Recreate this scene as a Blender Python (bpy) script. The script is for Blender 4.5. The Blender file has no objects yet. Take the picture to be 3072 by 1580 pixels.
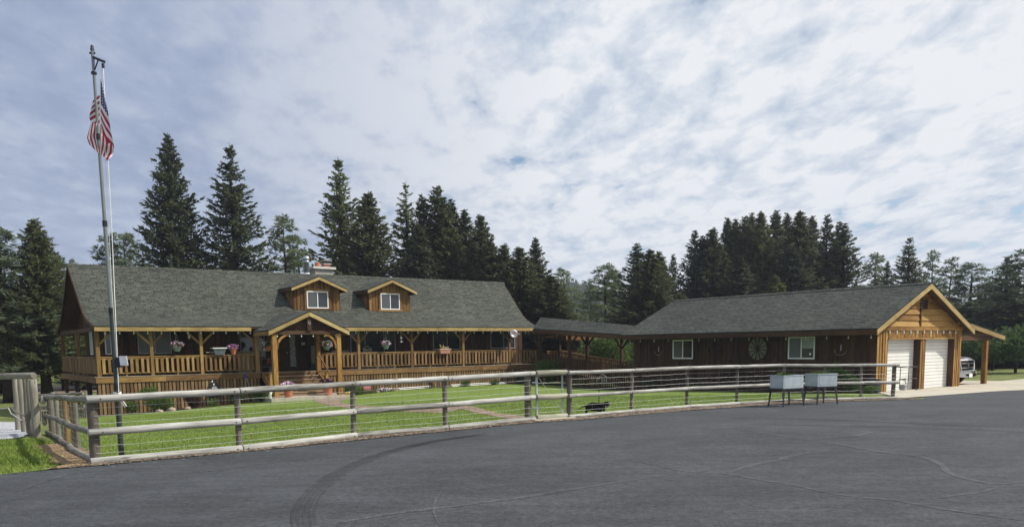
import bpy, bmesh, math, random
import numpy as np
from mathutils import Vector, Matrix, Quaternion
random.seed(7)
RND = random.random
def ru(a, b): return a + (b - a) * random.random()
SC = bpy.context.scene
COL = SC.collection

# ------------------------------------------------------------------ camera
F = 2450.; PPX = 1536.; PPY = 1325.; TH = math.atan(288 / 2450.); RO = math.radians(.8); EYE = 1.7
_f = np.array([0, math.cos(TH), -math.sin(TH)]); _r = np.array([1., 0, 0]); _u = np.cross(_r, _f)
CR = math.cos(RO) * _r - math.sin(RO) * _u; CU = math.sin(RO) * _r + math.cos(RO) * _u
CP = np.array([0, 0, EYE])
cam = bpy.data.cameras.new('camera'); camo = bpy.data.objects.new('camera', cam); COL.objects.link(camo)
m = Matrix.Identity(4)
for i in range(3):
    m[i][0] = CR[i]; m[i][1] = CU[i]; m[i][2] = -_f[i]; m[i][3] = CP[i]
camo.matrix_world = m
cam.sensor_width = 36; cam.lens = 36 * F / 3072; cam.shift_y = (PPY - 790) / 3072
cam.clip_start = .1; cam.clip_end = 5000
SC.camera = camo

# ------------------------------------------------------------------ sky, sun, exposure
SUN_EL = math.radians(46); SUN_H = Vector((.995, -.05)).normalized()
SC.view_settings.view_transform = 'Standard'; SC.view_settings.look = 'None'
SC.view_settings.exposure = 0.0; SC.view_settings.gamma = 1
w = bpy.data.worlds.new('World'); SC.world = w; w.use_nodes = True
nt = w.node_tree; nt.nodes.clear()
def N(nt, t, **k):
    n = nt.nodes.new(t)
    for a, b in k.items():
        if a.startswith('i_'):
            n.inputs[a[2:].replace('_', ' ')].default_value = b
        else: setattr(n, a, b)
    return n
def Lk(nt, a, b): nt.links.new(a, b)
def math_n(nt, op, a, b=None, c=None, clamp=False):
    n = nt.nodes.new('ShaderNodeMath'); n.operation = op; n.use_clamp = clamp
    for i, x in enumerate((a, b, c)):
        if x is None: continue
        if isinstance(x, (int, float)): n.inputs[i].default_value = x
        else: nt.links.new(x, n.inputs[i])
    return n.outputs[0]
def ramp_n(nt, fac, stops, interp='LINEAR'):
    n = nt.nodes.new('ShaderNodeValToRGB'); cr = n.color_ramp; cr.interpolation = interp
    while len(cr.elements) > 1: cr.elements.remove(cr.elements[-1])
    cr.elements[0].position = stops[0][0]
    cr.elements[0].color = (*stops[0][1], 1) if not isinstance(stops[0][1], (int, float)) else (stops[0][1],) * 3 + (1,)
    for p, c in stops[1:]:
        e = cr.elements.new(p); e.color = (*c, 1) if not isinstance(c, (int, float)) else (c, c, c, 1)
    nt.links.new(fac, n.inputs[0]); return n.outputs[0]
def mixc(nt, fac, a, b, mode='MIX'):
    n = nt.nodes.new('ShaderNodeMix'); n.data_type = 'RGBA'; n.blend_type = mode
    for i, x in ((0, fac), (6, a), (7, b)):
        if isinstance(x, (int, float)): n.inputs[i].default_value = x
        elif isinstance(x, tuple): n.inputs[i].default_value = (*x, 1)
        else: nt.links.new(x, n.inputs[i])
    return n.outputs[2]
def noise_n(nt, vec, scale, detail=4, rough=.55, dist=0.):
    n = nt.nodes.new('ShaderNodeTexNoise'); n.inputs['Scale'].default_value = scale
    n.inputs['Detail'].default_value = detail; n.inputs['Roughness'].default_value = rough
    n.inputs['Distortion'].default_value = dist
    nt.links.new(vec, n.inputs['Vector']); return n.outputs['Fac']
def map_n(nt, vec, scale=(1, 1, 1), loc=(0, 0, 0), rot=(0, 0, 0)):
    n = nt.nodes.new('ShaderNodeMapping'); n.inputs['Scale'].default_value = scale
    n.inputs['Location'].default_value = loc; n.inputs['Rotation'].default_value = rot
    nt.links.new(vec, n.inputs['Vector']); return n.outputs[0]

sky = N(nt, 'ShaderNodeTexSky'); sky.sky_type = 'NISHITA'; sky.sun_disc = False
sky.sun_elevation = SUN_EL; sky.sun_rotation = math.atan2(SUN_H.x, SUN_H.y); sky.altitude = 800; sky.air_density = 1.0; sky.dust_density = .6
tc = N(nt, 'ShaderNodeTexCoord')
sep = N(nt, 'ShaderNodeSeparateXYZ'); Lk(nt, tc.outputs['Generated'], sep.inputs[0])
zz = math_n(nt, 'ADD', math_n(nt, 'MAXIMUM', sep.outputs[2], 0.0), .15)
cx = math_n(nt, 'DIVIDE', sep.outputs[0], zz); cy = math_n(nt, 'MULTIPLY', math_n(nt, 'DIVIDE', sep.outputs[1], zz), .60)
comb = N(nt, 'ShaderNodeCombineXYZ'); Lk(nt, cx, comb.inputs[0]); Lk(nt, cy, comb.inputs[1])
P = map_n(nt, comb.outputs[0], (1, 1, 1), (7.7, 1.9, 0), (0, 0, .30))
big = noise_n(nt, P, .8, 3, .5, .3)
puff = noise_n(nt, P, 6.8, 9, .60, .2)
cell = nt.nodes.new('ShaderNodeTexVoronoi'); cell.feature = 'F1'; cell.inputs['Scale'].default_value = 7.2
wn = nt.nodes.new('ShaderNodeTexNoise'); wn.inputs['Scale'].default_value = 3.2; wn.inputs['Detail'].default_value = 5; nt.links.new(P, wn.inputs['Vector'])
vm = nt.nodes.new('ShaderNodeVectorMath'); vm.operation = 'MULTIPLY_ADD'; nt.links.new(wn.outputs['Color'], vm.inputs[0]); vm.inputs[1].default_value = (.26, .26, 0); nt.links.new(P, vm.inputs[2]); nt.links.new(vm.outputs[0], cell.inputs['Vector'])
lump = math_n(nt, 'SUBTRACT', 1.0, cell.outputs['Distance'])
fine = noise_n(nt, map_n(nt, P, (1, 1, 1), (5, 2, 0)), 15, 7, .6, .3)
azr = sep.outputs[0]
low = math_n(nt, 'MULTIPLY', math_n(nt, 'SUBTRACT', .20, sep.outputs[2]), 5.0, clamp=True)
left = math_n(nt, 'MULTIPLY', math_n(nt, 'SUBTRACT', .06, azr), 2.4, clamp=True)
dens = math_n(nt, 'ADD', math_n(nt, 'MULTIPLY', puff, .55), math_n(nt, 'MULTIPLY', big, .34))
dens = math_n(nt, 'ADD', dens, math_n(nt, 'MULTIPLY', lump, .24))
dens = math_n(nt, 'ADD', dens, math_n(nt, 'MULTIPLY', fine, .12))
dens2 = math_n(nt, 'ADD', dens, math_n(nt, 'MULTIPLY', left, .10))
mask = ramp_n(nt, dens2, [(.448, 0.0), (.482, .60), (.52, 1.0)], 'EASE')
lit = math_n(nt, 'ADD', math_n(nt, 'MULTIPLY', lump, .24), math_n(nt, 'MULTIPLY', puff, .70))
lit = math_n(nt, 'ADD', lit, math_n(nt, 'MULTIPLY', fine, .38)); lit = math_n(nt, 'ADD', lit, math_n(nt, 'MULTIPLY', noise_n(nt, map_n(nt, P, (1, 1, 1), (9.1, 4, 0)), 1.1, 3, .5), .45))
ccol = ramp_n(nt, lit, [(.70, (.54, .62, .75)), (.80, (.69, .75, .84)), (.92, (.88, .90, .94))])
lv = ramp_n(nt, lit, [(.70, (.32, .39, .565)), (.85, (.38, .45, .615)), (1.0, (.47, .54, .68))])
ccol = mixc(nt, left, ccol, lv)
ccol = mixc(nt, math_n(nt, 'MULTIPLY', low, .30), ccol, (.52, .62, .80))
bg1 = N(nt, 'ShaderNodeBackground', i_Strength=.115); Lk(nt, sky.outputs[0], bg1.inputs[0])
bg2 = N(nt, 'ShaderNodeBackground', i_Strength=.97); Lk(nt, ccol, bg2.inputs[0])
mx = N(nt, 'ShaderNodeMixShader'); Lk(nt, mask, mx.inputs[0]); Lk(nt, bg1.outputs[0], mx.inputs[1]); Lk(nt, bg2.outputs[0], mx.inputs[2])
out = N(nt, 'ShaderNodeOutputWorld'); Lk(nt, mx.outputs[0], out.inputs[0])

sl = bpy.data.lights.new('sun', 'SUN'); sl.energy = 5.0; sl.angle = math.radians(.6); sl.color = (1, .95, .86)
so = bpy.data.objects.new('sun', sl); COL.objects.link(so)
sdir = Vector((SUN_H.x * math.cos(SUN_EL), SUN_H.y * math.cos(SUN_EL), math.sin(SUN_EL)))
so.rotation_euler = (-sdir).to_track_quat('-Z', 'Y').to_euler(); so.location = (20, 0, 40)

# ------------------------------------------------------------------ photo measurement helpers (pixels of the 3072 wide photo)
def ray(px, py): return _f + CR * (px - PPX) / F - CU * (py - PPY) / F
PHI = math.radians(53.5)
D1 = np.array([math.sin(PHI), math.cos(PHI), 0]); D2 = np.array([-math.cos(PHI), math.sin(PHI), 0])
ORG = np.array([-18.5086, 36.6509, 0.]); RZ = math.pi / 2 - PHI
def W(u, v, z=0.):
    q = ORG + u * D1 + v * D2; return Vector((q[0], q[1], z))
def onz(px, py, z):
    d = ray(px, py); t = (z - EYE) / d[2]; return CP + t * d
# smooth terrain through surveyed points
_cp = [(0, 0, 0), (-15, 0, 0), (15, 0, 0), (30, 5, -.05), (-6.3, 12.2, 0), (-3, 15.4, 0), (.5, 18.4, 0), (4.6, 21.3, 0), (7.8, 23.2, 0), (11.6, 24.6, -.08),
       (-9.3, 16.8, -.22), (-12.7, 21.8, -.5), (-15.4, 25.2, -.55), (-14, 12, -.05), (-20, 20, -.55), (0, -20, 0), (-30, 0, -.3), (30, -20, 0)]
for u, v, z in [(0, 0, -1.17), (2, -.3, -1.12), (4.4, -.3, -.97), (7, -2.6, -.80), (11, -2.6, -.78), (14.3, -.3, -.66), (18.3, -.3, -.6), (22.8, -.3, -.56), (24.3, -4, -.68), (24, -9, -.74),
                (24, -13.4, -.6), (24.8, -20, -.47), (24.8, -22.5, -.44), (32, -22.5, -.44), (36, -22.5, -.44), (30, -26, -.36), (25, -26, -.22), (0, 10, -1.3), (-6, 6, -1.2),
                (12, 12, -1.1), (26, 6, -.9), (34, -5, -.5), (40, -20, -.42), (12, -12, -.38)]:
    q = W(u, v); _cp.append((q.x, q.y, z))
_cp += [(-34.5, 61, -1.35), (-50, 40, -1.2), (42, 73, -.6), (28, 49.7, -.45), (60, 40, -.4), (0, 80, -1.2), (-50, 90, -1.3), (60, 90, -.8), (0, 110, -1.2), (-90, 60, -1.2), (100, 60, -.7)]
_C = np.array(_cp, float)
def _phi(r): return np.where(r > 1e-9, r * r * np.log(np.maximum(r, 1e-9)), 0)
_n = len(_C); _K = _phi(np.linalg.norm(_C[:, None, :2] - _C[None, :, :2], axis=2)) + np.eye(_n) * 6.0
_Pm = np.hstack([np.ones((_n, 1)), _C[:, :2]])
_A = np.block([[_K, _Pm], [_Pm.T, np.zeros((3, 3))]])
_S = np.linalg.solve(_A, np.concatenate([_C[:, 2], np.zeros(3)]))
def hts(xy):
    xy = np.asarray(xy, float)
    r = np.linalg.norm(xy[:, None, :] - _C[None, :, :2], axis=2)
    z = _phi(r) @ _S[:_n] + _S[_n] + xy @ _S[_n + 1:]
    dd = np.hypot(xy[:, 0] - 0, xy[:, 1] - 35); t = np.clip((dd - 75) / 50, 0, 1); t = t * t * (3 - 2 * t)
    return np.clip(z, -2, .3) * (1 - t) + -1.0 * t
def gz(x, y): return float(hts([(x, y)])[0])
def G(px, py):
    z = 0.
    for _ in range(25):
        q = onz(px, py, z); z = .5 * z + .5 * gz(q[0], q[1])
    return Vector((q[0], q[1], z))
DS = 3072 / 2576.
def GD(x, y): return G(x * DS, y * DS)
def at_depth(px, py, Y):
    d = ray(px, py); t = Y / d[1]; q = CP + t * d; return Vector(q)

# ------------------------------------------------------------------ mesh builder
class MB:
    def __init__(s): s.v = []; s.f = []; s.uv = []
    def face(s, pts, uv=None):
        b = len(s.v); s.v += [tuple(p) for p in pts]; s.f.append(tuple(range(b, b + len(pts))))
        if uv is None: uv = [(0, 0)] * len(pts)
        s.uv += uv
    def quad(s, pts, off=None, swap=None):
        p = [Vector(q) for q in pts]; e1 = (p[1] - p[0]).length; e2 = (p[2] - p[1]).length
        ou, ov = off or (RND() * 60, RND() * 60)
        if (e1 >= e2) if swap is None else (not swap): uv = [(ou, ov), (ou + e1, ov), (ou + e1, ov + e2), (ou, ov + e2)]
        else: uv = [(ou, ov), (ou, ov + e1), (ou + e2, ov + e1), (ou + e2, ov)]
        s.face(p, uv)
    def hexa(s, c, off=None):
        off = off or (RND() * 60, RND() * 60)
        for q in ((0, 3, 2, 1), (4, 5, 6, 7), (0, 1, 5, 4), (1, 2, 6, 5), (2, 3, 7, 6), (3, 0, 4, 7)):
            s.quad([c[i] for i in q], off)
    def box(s, x0, y0, z0, x1, y1, z1):
        x0, x1 = min(x0, x1), max(x0, x1); y0, y1 = min(y0, y1), max(y0, y1); z0, z1 = min(z0, z1), max(z0, z1)
        s.hexa([(x0, y0, z0), (x1, y0, z0), (x1, y1, z0), (x0, y1, z0), (x0, y0, z1), (x1, y0, z1), (x1, y1, z1), (x0, y1, z1)])
    def bar(s, p0, p1, wd, ht, up=(0, 0, 1)):
        p0 = Vector(p0); p1 = Vector(p1); d = (p1 - p0).normalized(); up = Vector(up)
        if abs(d.dot(up)) > .99: up = Vector((0, 1, 0))
        sd = d.cross(up).normalized() * wd / 2; u2 = sd.cross(d).normalized() * ht / 2
        s.hexa([p0 - sd - u2, p1 - sd - u2, p1 + sd - u2, p0 + sd - u2, p0 - sd + u2, p1 - sd + u2, p1 + sd + u2, p0 + sd + u2])
    def tube(s, pts, rad, n=8, caps=True):
        pts = [Vector(p) for p in pts]; k = len(pts)
        if isinstance(rad, (int, float)): rad = [rad] * k
        b = len(s.v); ou, ov = RND() * 60, RND() * 60
        t0 = (pts[1] - pts[0]).normalized(); ref = Vector((0, 0, 1)) if abs(t0.z) < .9 else Vector((1, 0, 0))
        a = t0.cross(ref).normalized(); L = 0; Ls = []
        for i, p in enumerate(pts):
            t = (pts[min(i + 1, k - 1)] - pts[max(i - 1, 0)]).normalized()
            a = (a - t * a.dot(t)).normalized(); c = t.cross(a)
            if i: L += (pts[i] - pts[i - 1]).length
            Ls.append(L)
            for j in range(n):
                th = 2 * math.pi * j / n
                s.v.append(tuple(p + (a * math.cos(th) + c * math.sin(th)) * rad[i]))
        r0 = max(rad)
        for i in range(k - 1):
            for j in range(n):
                j2 = (j + 1) % n
                s.f.append((b + i * n + j, b + (i + 1) * n + j, b + (i + 1) * n + j2, b + i * n + j2))
                c0 = 2 * math.pi * r0 * j / n; c1 = 2 * math.pi * r0 * (j + 1) / n
                s.uv += [(ou + Ls[i], ov + c0), (ou + Ls[i + 1], ov + c0), (ou + Ls[i + 1], ov + c1), (ou + Ls[i], ov + c1)]
        if caps:
            s.f.append(tuple(b + j for j in range(n))); s.uv += [(ou, ov + 5 + .01 * j) for j in range(n)]
            s.f.append(tuple(b + (k - 1) * n + j for j in reversed(range(n)))); s.uv += [(ou, ov + 5 + .01 * j) for j in range(n)]
    def cyl(s, p0, p1, r0, r1=None, n=12): s.tube([p0, p1], [r0, r0 if r1 is None else r1], n)
    def lathe(s, prof, n=16, c=(0, 0, 0)):
        b = len(s.v); k = len(prof)
        for r, z in prof:
            for j in range(n):
                th = 2 * math.pi * j / n; s.v.append((c[0] + r * math.cos(th), c[1] + r * math.sin(th), c[2] + z))
        for i in range(k - 1):
            for j in range(n):
                j2 = (j + 1) % n; s.f.append((b + i * n + j, b + i * n + j2, b + (i + 1) * n + j2, b + (i + 1) * n + j)); s.uv += [(j / n, i / k), ((j + 1) / n, i / k), ((j + 1) / n, (i + 1) / k), (j / n, (i + 1) / k)]
    def prism(s, outline, a0, a1, axis='y'):
        """outline: 2D points (x,z) extruded along y from a0 to a1 (axis y) or (y,z) along x."""
        mk = (lambda p, a: (p[0], a, p[1])) if axis == 'y' else ((lambda p, a: (a, p[0], p[1])) if axis == 'x' else (lambda p, a: (p[0], p[1], a)))
        A = [mk(p, a0) for p in outline]; B = [mk(p, a1) for p in outline]; n = len(outline)
        off = (RND() * 60, RND() * 60)
        s.face(A, [(off[0] + p[0], off[1] + p[1]) for p in outline]); s.face(B[::-1], [(off[0] + p[0], off[1] + p[1]) for p in outline][::-1])
        for i in range(n):
            j = (i + 1) % n; s.quad([A[j], A[i], B[i], B[j]], off)
    def kite(s, p, d, wv, ln, wd):
        q = p + d * ln * .45; b = len(s.v)
        s.v += [tuple(p), tuple(q + wv * wd), tuple(p + d * ln), tuple(q - wv * wd)]
        s.f.append((b, b + 1, b + 2, b + 3)); s.uv += [(0, 0), (1, .5), (0, 1), (-1, .5)]
    def mesh(s, name, mat=None, smooth=False):
        me = bpy.data.meshes.new(name); me.from_pydata(s.v, [], s.f)
        ul = me.uv_layers.new(name='UVMap'); ul.data.foreach_set('uv', np.array(s.uv, 'f').ravel())
        if mat: me.materials.append(mat)
        if smooth: me.polygons.foreach_set('use_smooth', [True] * len(me.polygons))
        me.update(); return me
    def build(s, name, mat=None, parent=None, smooth=False, fix=True):
        me = s.mesh(name, mat, smooth)
        if fix:
            bm = bmesh.new(); bm.from_mesh(me); bmesh.ops.recalc_face_normals(bm, faces=bm.faces); bm.to_mesh(me); bm.free()
        o = bpy.data.objects.new(name, me); COL.objects.link(o)
        if parent: o.parent = parent
        return o
def tag(o, label=None, cat=None, group=None, kind=None):
    if label: o['label'] = label
    if cat: o['category'] = cat
    if group: o['group'] = group
    if kind: o['kind'] = kind
    return o
def thing(name, label, cat, loc=(0, 0, 0), rz=0., group=None):
    o = bpy.data.objects.new(name, None); COL.objects.link(o); o.location = loc; o.rotation_euler = (0, 0, rz)
    o.empty_display_size = .1
    return tag(o, label, cat, group)
def hthing(name, label, cat, u, v, z, group=None): return thing(name, label, cat, W(u, v, z), RZ, group)
def copy_tree(o, parent=None):
    c = o.copy(); COL.objects.link(c)
    if parent: c.parent = parent
    for ch in list(o.children): copy_tree(ch, c)
    return c

# ------------------------------------------------------------------ materials
def newmat(name, rough=.7, spec=.3, metal=0.):
    mt = bpy.data.materials.new(name); mt.use_nodes = True; nt = mt.node_tree
    b = nt.nodes['Principled BSDF']; b.inputs['Roughness'].default_value = rough
    b.inputs['Specular IOR Level'].default_value = spec; b.inputs['Metallic'].default_value = metal
    return mt, nt, b
def bump(nt, b, hgt, dist=.01, strength=.6):
    n = nt.nodes.new('ShaderNodeBump'); n.inputs['Distance'].default_value = dist; n.inputs['Strength'].default_value = strength
    nt.links.new(hgt, n.inputs['Height']); nt.links.new(n.outputs[0], b.inputs['Normal'])
def uvc(nt): return nt.nodes.new('ShaderNodeTexCoord').outputs['UV']
def objc(nt): return nt.nodes.new('ShaderNodeTexCoord').outputs['Object']
def plain(name, c, rough=.6, spec=.3, metal=0., var=.12, sc=8.):
    mt, nt, b = newmat(name, rough, spec, metal)
    n = noise_n(nt, objc(nt), sc, 5)
    col = mixc(nt, ramp_n(nt, n, [(.35, 0.), (.65, 1.)]), tuple(x * (1 - var) for x in c), tuple(min(1, x * (1 + var)) for x in c))
    nt.links.new(col, b.inputs['Base Color']); return mt
def wood(name, dark, mid, light, rough=.75, board=.5, gs=1.):
    mt, nt, b = newmat(name, rough, .25); uv = uvc(nt)
    g = noise_n(nt, map_n(nt, uv, (.9 * gs, 16 * gs, 1)), 1.6, 7, .62, .6)
    k = noise_n(nt, map_n(nt, uv, (1.1, 3.5, 1), (7, 3, 0)), 1.3, 3, .5, 1.2)
    bd = noise_n(nt, map_n(nt, uv, (.12, .12, 1)), 1.0, 1, .4)
    a = math_n(nt, 'ADD', math_n(nt, 'MULTIPLY', g, .55), math_n(nt, 'MULTIPLY', k, .35))
    a = math_n(nt, 'ADD', a, math_n(nt, 'MULTIPLY', math_n(nt, 'SUBTRACT', bd, .5), board * 1.6))
    col = ramp_n(nt, a, [(.30, dark), (.47, mid), (.64, light)])
    kn = nt.nodes.new('ShaderNodeTexVoronoi'); kn.inputs['Scale'].default_value = 1.0
    nt.links.new(map_n(nt, uv, (1.3, 4.5, 1)), kn.inputs['Vector'])
    knm = ramp_n(nt, kn.outputs['Distance'], [(.05, .75), (.13, 0.)])
    col = mixc(nt, knm, col, tuple(x * .35 for x in dark))
    nt.links.new(col, b.inputs['Base Color']); bump(nt, b, g, .006, .5); return mt
M = {}
M['fascia'] = wood('pale_pine', (.20, .135, .05), (.37, .265, .105), (.52, .41, .21), board=.3)
M['honey'] = wood('honey_pine', (.13, .075, .022), (.25, .15, .048), (.37, .245, .095), board=.45)
M['amber'] = wood('amber_pine', (.15, .068, .016), (.29, .155, .038), (.43, .265, .085), board=.5)
M['rail'] = wood('railing_cedar', (.10, .052, .02), (.20, .115, .045), (.30, .19, .085), board=.55)
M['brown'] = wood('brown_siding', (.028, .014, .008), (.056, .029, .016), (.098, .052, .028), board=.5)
M['darkbrown'] = wood('dark_brown_timber', (.04, .018, .010), (.07, .033, .016), (.11, .055, .028), board=.5)
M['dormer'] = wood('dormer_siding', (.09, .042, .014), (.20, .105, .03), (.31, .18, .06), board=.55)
M['logtop'] = wood('peeled_rail_log', (.11, .105, .09), (.34, .335, .305), (.57, .56, .52), board=.25)
M['loggate'] = wood('mossy_gate_log', (.16, .155, .11), (.34, .33, .25), (.50, .485, .39), board=.2)
M['logpost'] = wood('weathered_post', (.07, .06, .05), (.15, .132, .11), (.24, .215, .18), board=.4)
M['logold'] = wood('grey_side_log', (.10, .09, .07), (.22, .20, .165), (.34, .32, .27), board=.3)
M['postorange'] = wood('new_treated_post', (.11, .07, .03), (.22, .13, .05), (.32, .22, .10), board=.3)
M['tread'] = wood('worn_stair_tread', (.16, .12, .085), (.30, .235, .17), (.42, .35, .27), board=.4)
M['skirt'] = wood('skirt_cedar', (.11, .065, .026), (.20, .125, .055), (.29, .195, .095), board=.6)

def roofmat(name, c1, c2, cm):
    mt, nt, b = newmat(name, .9, .15); uv = uvc(nt)
    br = nt.nodes.new('ShaderNodeTexBrick'); nt.links.new(uv, br.inputs['Vector'])
    br.inputs['Color1'].default_value = (*c1, 1); br.inputs['Color2'].default_value = (*c2, 1); br.inputs['Mortar'].default_value = (*cm, 1)
    br.inputs['Scale'].default_value = 1; br.inputs['Brick Width'].default_value = .34; br.inputs['Row Height'].default_value = .17
    br.inputs['Mortar Size'].default_value = .020; br.inputs['Mortar Smooth'].default_value = .3; br.inputs['Bias'].default_value = 0; br.offset = .37; br.squash = 1.3; br.squash_frequency = 3
    n1 = noise_n(nt, map_n(nt, uv, (1, 2.2, 1)), 3.2, 5, .6)
    n2 = noise_n(nt, uv, .25, 3, .5); n3 = noise_n(nt, uv, 40, 2, .5)
    col = mixc(nt, ramp_n(nt, n1, [(.38, 0.), (.62, .7)]), br.outputs['Color'], mixc(nt, .5, br.outputs['Color'], (.12, .124, .102)))
    col = mixc(nt, 1., col, ramp_n(nt, n2, [(.3, .82), (.7, 1.12)]), 'MULTIPLY')
    col = mixc(nt, .6, col, ramp_n(nt, n3, [(.3, .75), (.7, 1.25)]), 'MULTIPLY')
    nt.links.new(col, b.inputs['Base Color'])
    bump(nt, b, br.outputs['Fac'], -.012, 1.0); return mt
M['shingle'] = roofmat('green_grey_shingles', (.036, .041, .034), (.088, .093, .077), (.013, .014, .012))
M['shingle2'] = roofmat('grey_shingles', (.036, .042, .038), (.080, .088, .078), (.013, .015, .014))

def asphalt(name, base, fine_amp=.35):
    mt, nt, b = newmat(name, .85, .25); o = objc(nt)
    n1 = noise_n(nt, o, 75, 4, .8); n2 = noise_n(nt, map_n(nt, o, (1, 1.6, 1)), .35, 6, .6, .4); n3 = noise_n(nt, map_n(nt, o, (.7, 2.5, 1), (0, 0, 0), (0, 0, .25)), 2.2, 6, .65)
    n4 = noise_n(nt, o, 14, 5, .75); n5 = noise_n(nt, map_n(nt, o, (1, 1, 1), (3, 9, 0)), 1.1, 5, .7)
    vc = nt.nodes.new('ShaderNodeTexVoronoi'); vc.inputs['Scale'].default_value = 45; nt.links.new(o, vc.inputs['Vector'])
    c = mixc(nt, ramp_n(nt, n2, [(.35, 0.), (.68, 1.)]), tuple(x * .80 for x in base), tuple(x * 1.16 for x in base))
    c = mixc(nt, .55, c, ramp_n(nt, n3, [(.38, .76), (.62, 1.22)]), 'MULTIPLY')
    c = mixc(nt, .8, c, ramp_n(nt, n4, [(.36, .60), (.5, 1.0), (.64, 1.35)]), 'MULTIPLY')
    c = mixc(nt, .9, c, ramp_n(nt, n1, [(.40, .50), (.60, 1.55)]), 'MULTIPLY')
    c = mixc(nt, .5, c, ramp_n(nt, n5, [(.36, .80), (.5, 1.), (.64, 1.15)]), 'MULTIPLY')
    c = mixc(nt, ramp_n(nt, vc.outputs['Distance'], [(.04, .55), (.10, 0.)]), c, (.16, .165, .17))
    nt.links.new(c, b.inputs['Base Color'])
    bump(nt, b, math_n(nt, 'ADD', n1, math_n(nt, 'MULTIPLY', n4, .6)), .006, .7); return mt
M['asphalt'] = asphalt('asphalt', (.053, .057, .062))
M['crack'] = asphalt('sealed_crack', (.074, .078, .082))
M['tire'] = asphalt('tire_mark', (.041, .044, .047))

def grass(name, c1, c2, c3, patch=.5):
    mt, nt, b = newmat(name, .9, .1); o = objc(nt)
    n1 = noise_n(nt, o, .45, 4, .6); n2 = noise_n(nt, map_n(nt, o, (1, 2.0, 1)), 5, 6, .7); n3 = noise_n(nt, o, 60, 3, .7)
    c = mixc(nt, ramp_n(nt, n1, [(.35, 0.), (.65, 1.)]), c1, c2)
    c = mixc(nt, ramp_n(nt, n2, [(.45, 0.), (.72, patch)]), c, c3)
    c = mixc(nt, .9, c, ramp_n(nt, n3, [(.38, .55), (.62, 1.4)]), 'MULTIPLY')
    n6 = noise_n(nt, map_n(nt, o, (1, 1, 1), (4, 4, 0)), 1.3, 4, .6); c = mixc(nt, .6, c, ramp_n(nt, n6, [(.38, .80), (.62, 1.2)]), 'MULTIPLY')
    nt.links.new(c, b.inputs['Base Color']); bump(nt, b, n3, .03, .8); return mt
M['lawn'] = grass('lawn', (.135, .195, .038), (.16, .22, .048), (.195, .245, .07), .5)
M['blade'] = grass('grass_blade', (.165, .245, .044), (.20, .265, .058), (.255, .295, .09), .6)
M['field'] = grass('field_grass', (.12, .155, .045), (.16, .18, .065), (.23, .22, .10), .6)
def soil(name, c1, c2, c3, sc=22):
    mt, nt, b = newmat(name, .95, .1); o = objc(nt)
    v = nt.nodes.new('ShaderNodeTexVoronoi'); v.inputs['Scale'].default_value = sc; nt.links.new(o, v.inputs['Vector'])
    n = noise_n(nt, o, 6, 5, .7)
    c = mixc(nt, ramp_n(nt, v.outputs['Distance'], [(.0, 0.), (.55, 1.)]), c2, c1)
    s = nt.nodes.new('ShaderNodeSeparateColor'); nt.links.new(v.outputs['Color'], s.inputs[0])
    c = mixc(nt, ramp_n(nt, s.outputs[0], [(.55, 0.), (.8, 1.)]), c, c3)
    c = mixc(nt, .6, c, ramp_n(nt, n, [(.3, .6), (.7, 1.3)]), 'MULTIPLY')
    nt.links.new(c, b.inputs['Base Color']); bump(nt, b, v.outputs['Distance'], .03, 1.); return mt
M['mulch'] = soil('bark_mulch', (.09, .062, .045), (.17, .12, .085), (.36, .30, .24))
M['gravel'] = soil('pale_gravel', (.33, .34, .36), (.50, .52, .55), (.62, .64, .66), 26)
M['bedsoil'] = soil('bed_soil', (.035, .025, .018), (.07, .05, .035), (.11, .08, .06))
M['drygrass'] = soil('dry_grass_soil', (.20, .13, .07), (.33, .24, .13), (.40, .31, .19), 30)
M['dirt'] = soil('bare_dirt', (.17, .12, .095), (.25, .19, .15), (.30, .24, .19), 5)
M['path'] = soil('brick_red_path', (.20, .145, .105), (.26, .195, .145), (.31, .24, .185), 9)
M['concrete'] = plain('concrete', (.46, .42, .34), .9, .2, 0, .14, 1.5)
M['slab'] = plain('entry_slab', (.40, .37, .30), .9, .2, 0, .14, 3)
M['block'] = plain('chimney_block', (.33, .32, .28), .9, .2, 0, .15, 6)
M['blockcap'] = plain('chimney_cap', (.58, .56, .52), .9, .2, 0, .1, 6)
M['terracotta'] = plain('terracotta', (.44, .155, .085), .75, .25)
M['flue'] = plain('clay_flue', (.42, .15, .09), .8, .2)
M['white'] = plain('white_vinyl', (.78, .78, .76), .4, .4, 0, .03)
M['doorwhite'] = plain('garage_door_white', (.74, .73, .69), .45, .4, 0, .04, 2)
M['greyframe'] = plain('grey_frame', (.36, .36, .34), .5, .3)
M['galv'] = plain('galvanized', (.42, .475, .50), .45, .5, .25, .12, 5)
M['zinc'] = plain('stove_pipe_steel', (.42, .46, .50), .35, .5, .75, .12, 5)
M['poled'] = plain('grey_pole', (.20, .225, .22), .4, .5, .3, .1, 3)
M['polelow'] = plain('dark_pole', (.045, .055, .055), .45, .4, .2, .1, 3)
M['black'] = plain('black_metal', (.018, .018, .02), .45, .4)
M['darkmetal'] = plain('dark_steel', (.035, .037, .045), .4, .45, .3)
M['wire'] = plain('wire', (.42, .44, .42), .5, .4, .3, .1)
M['wiredark'] = plain('fine_wire', (.20, .21, .20), .6, .3, .2, .1)
M['rope'] = plain('white_rope', (.80, .80, .76), .8, .2)
M['green'] = plain('green_pot', (.20, .30, .24), .6, .3)
M['red'] = plain('red_paint', (.36, .05, .05), .7, .2)
M['blue'] = plain('blue_plastic', (.03, .05, .28), .5, .4)
M['tub'] = plain('tub_grey_blue', (.10, .13, .15), .4, .4, 0, .2, 4)
M['rubber'] = plain('rubber', (.02, .02, .022), .85, .2)
M['chrome'] = plain('chrome', (.70, .72, .75), .18, .6, .95, .04)
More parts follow.
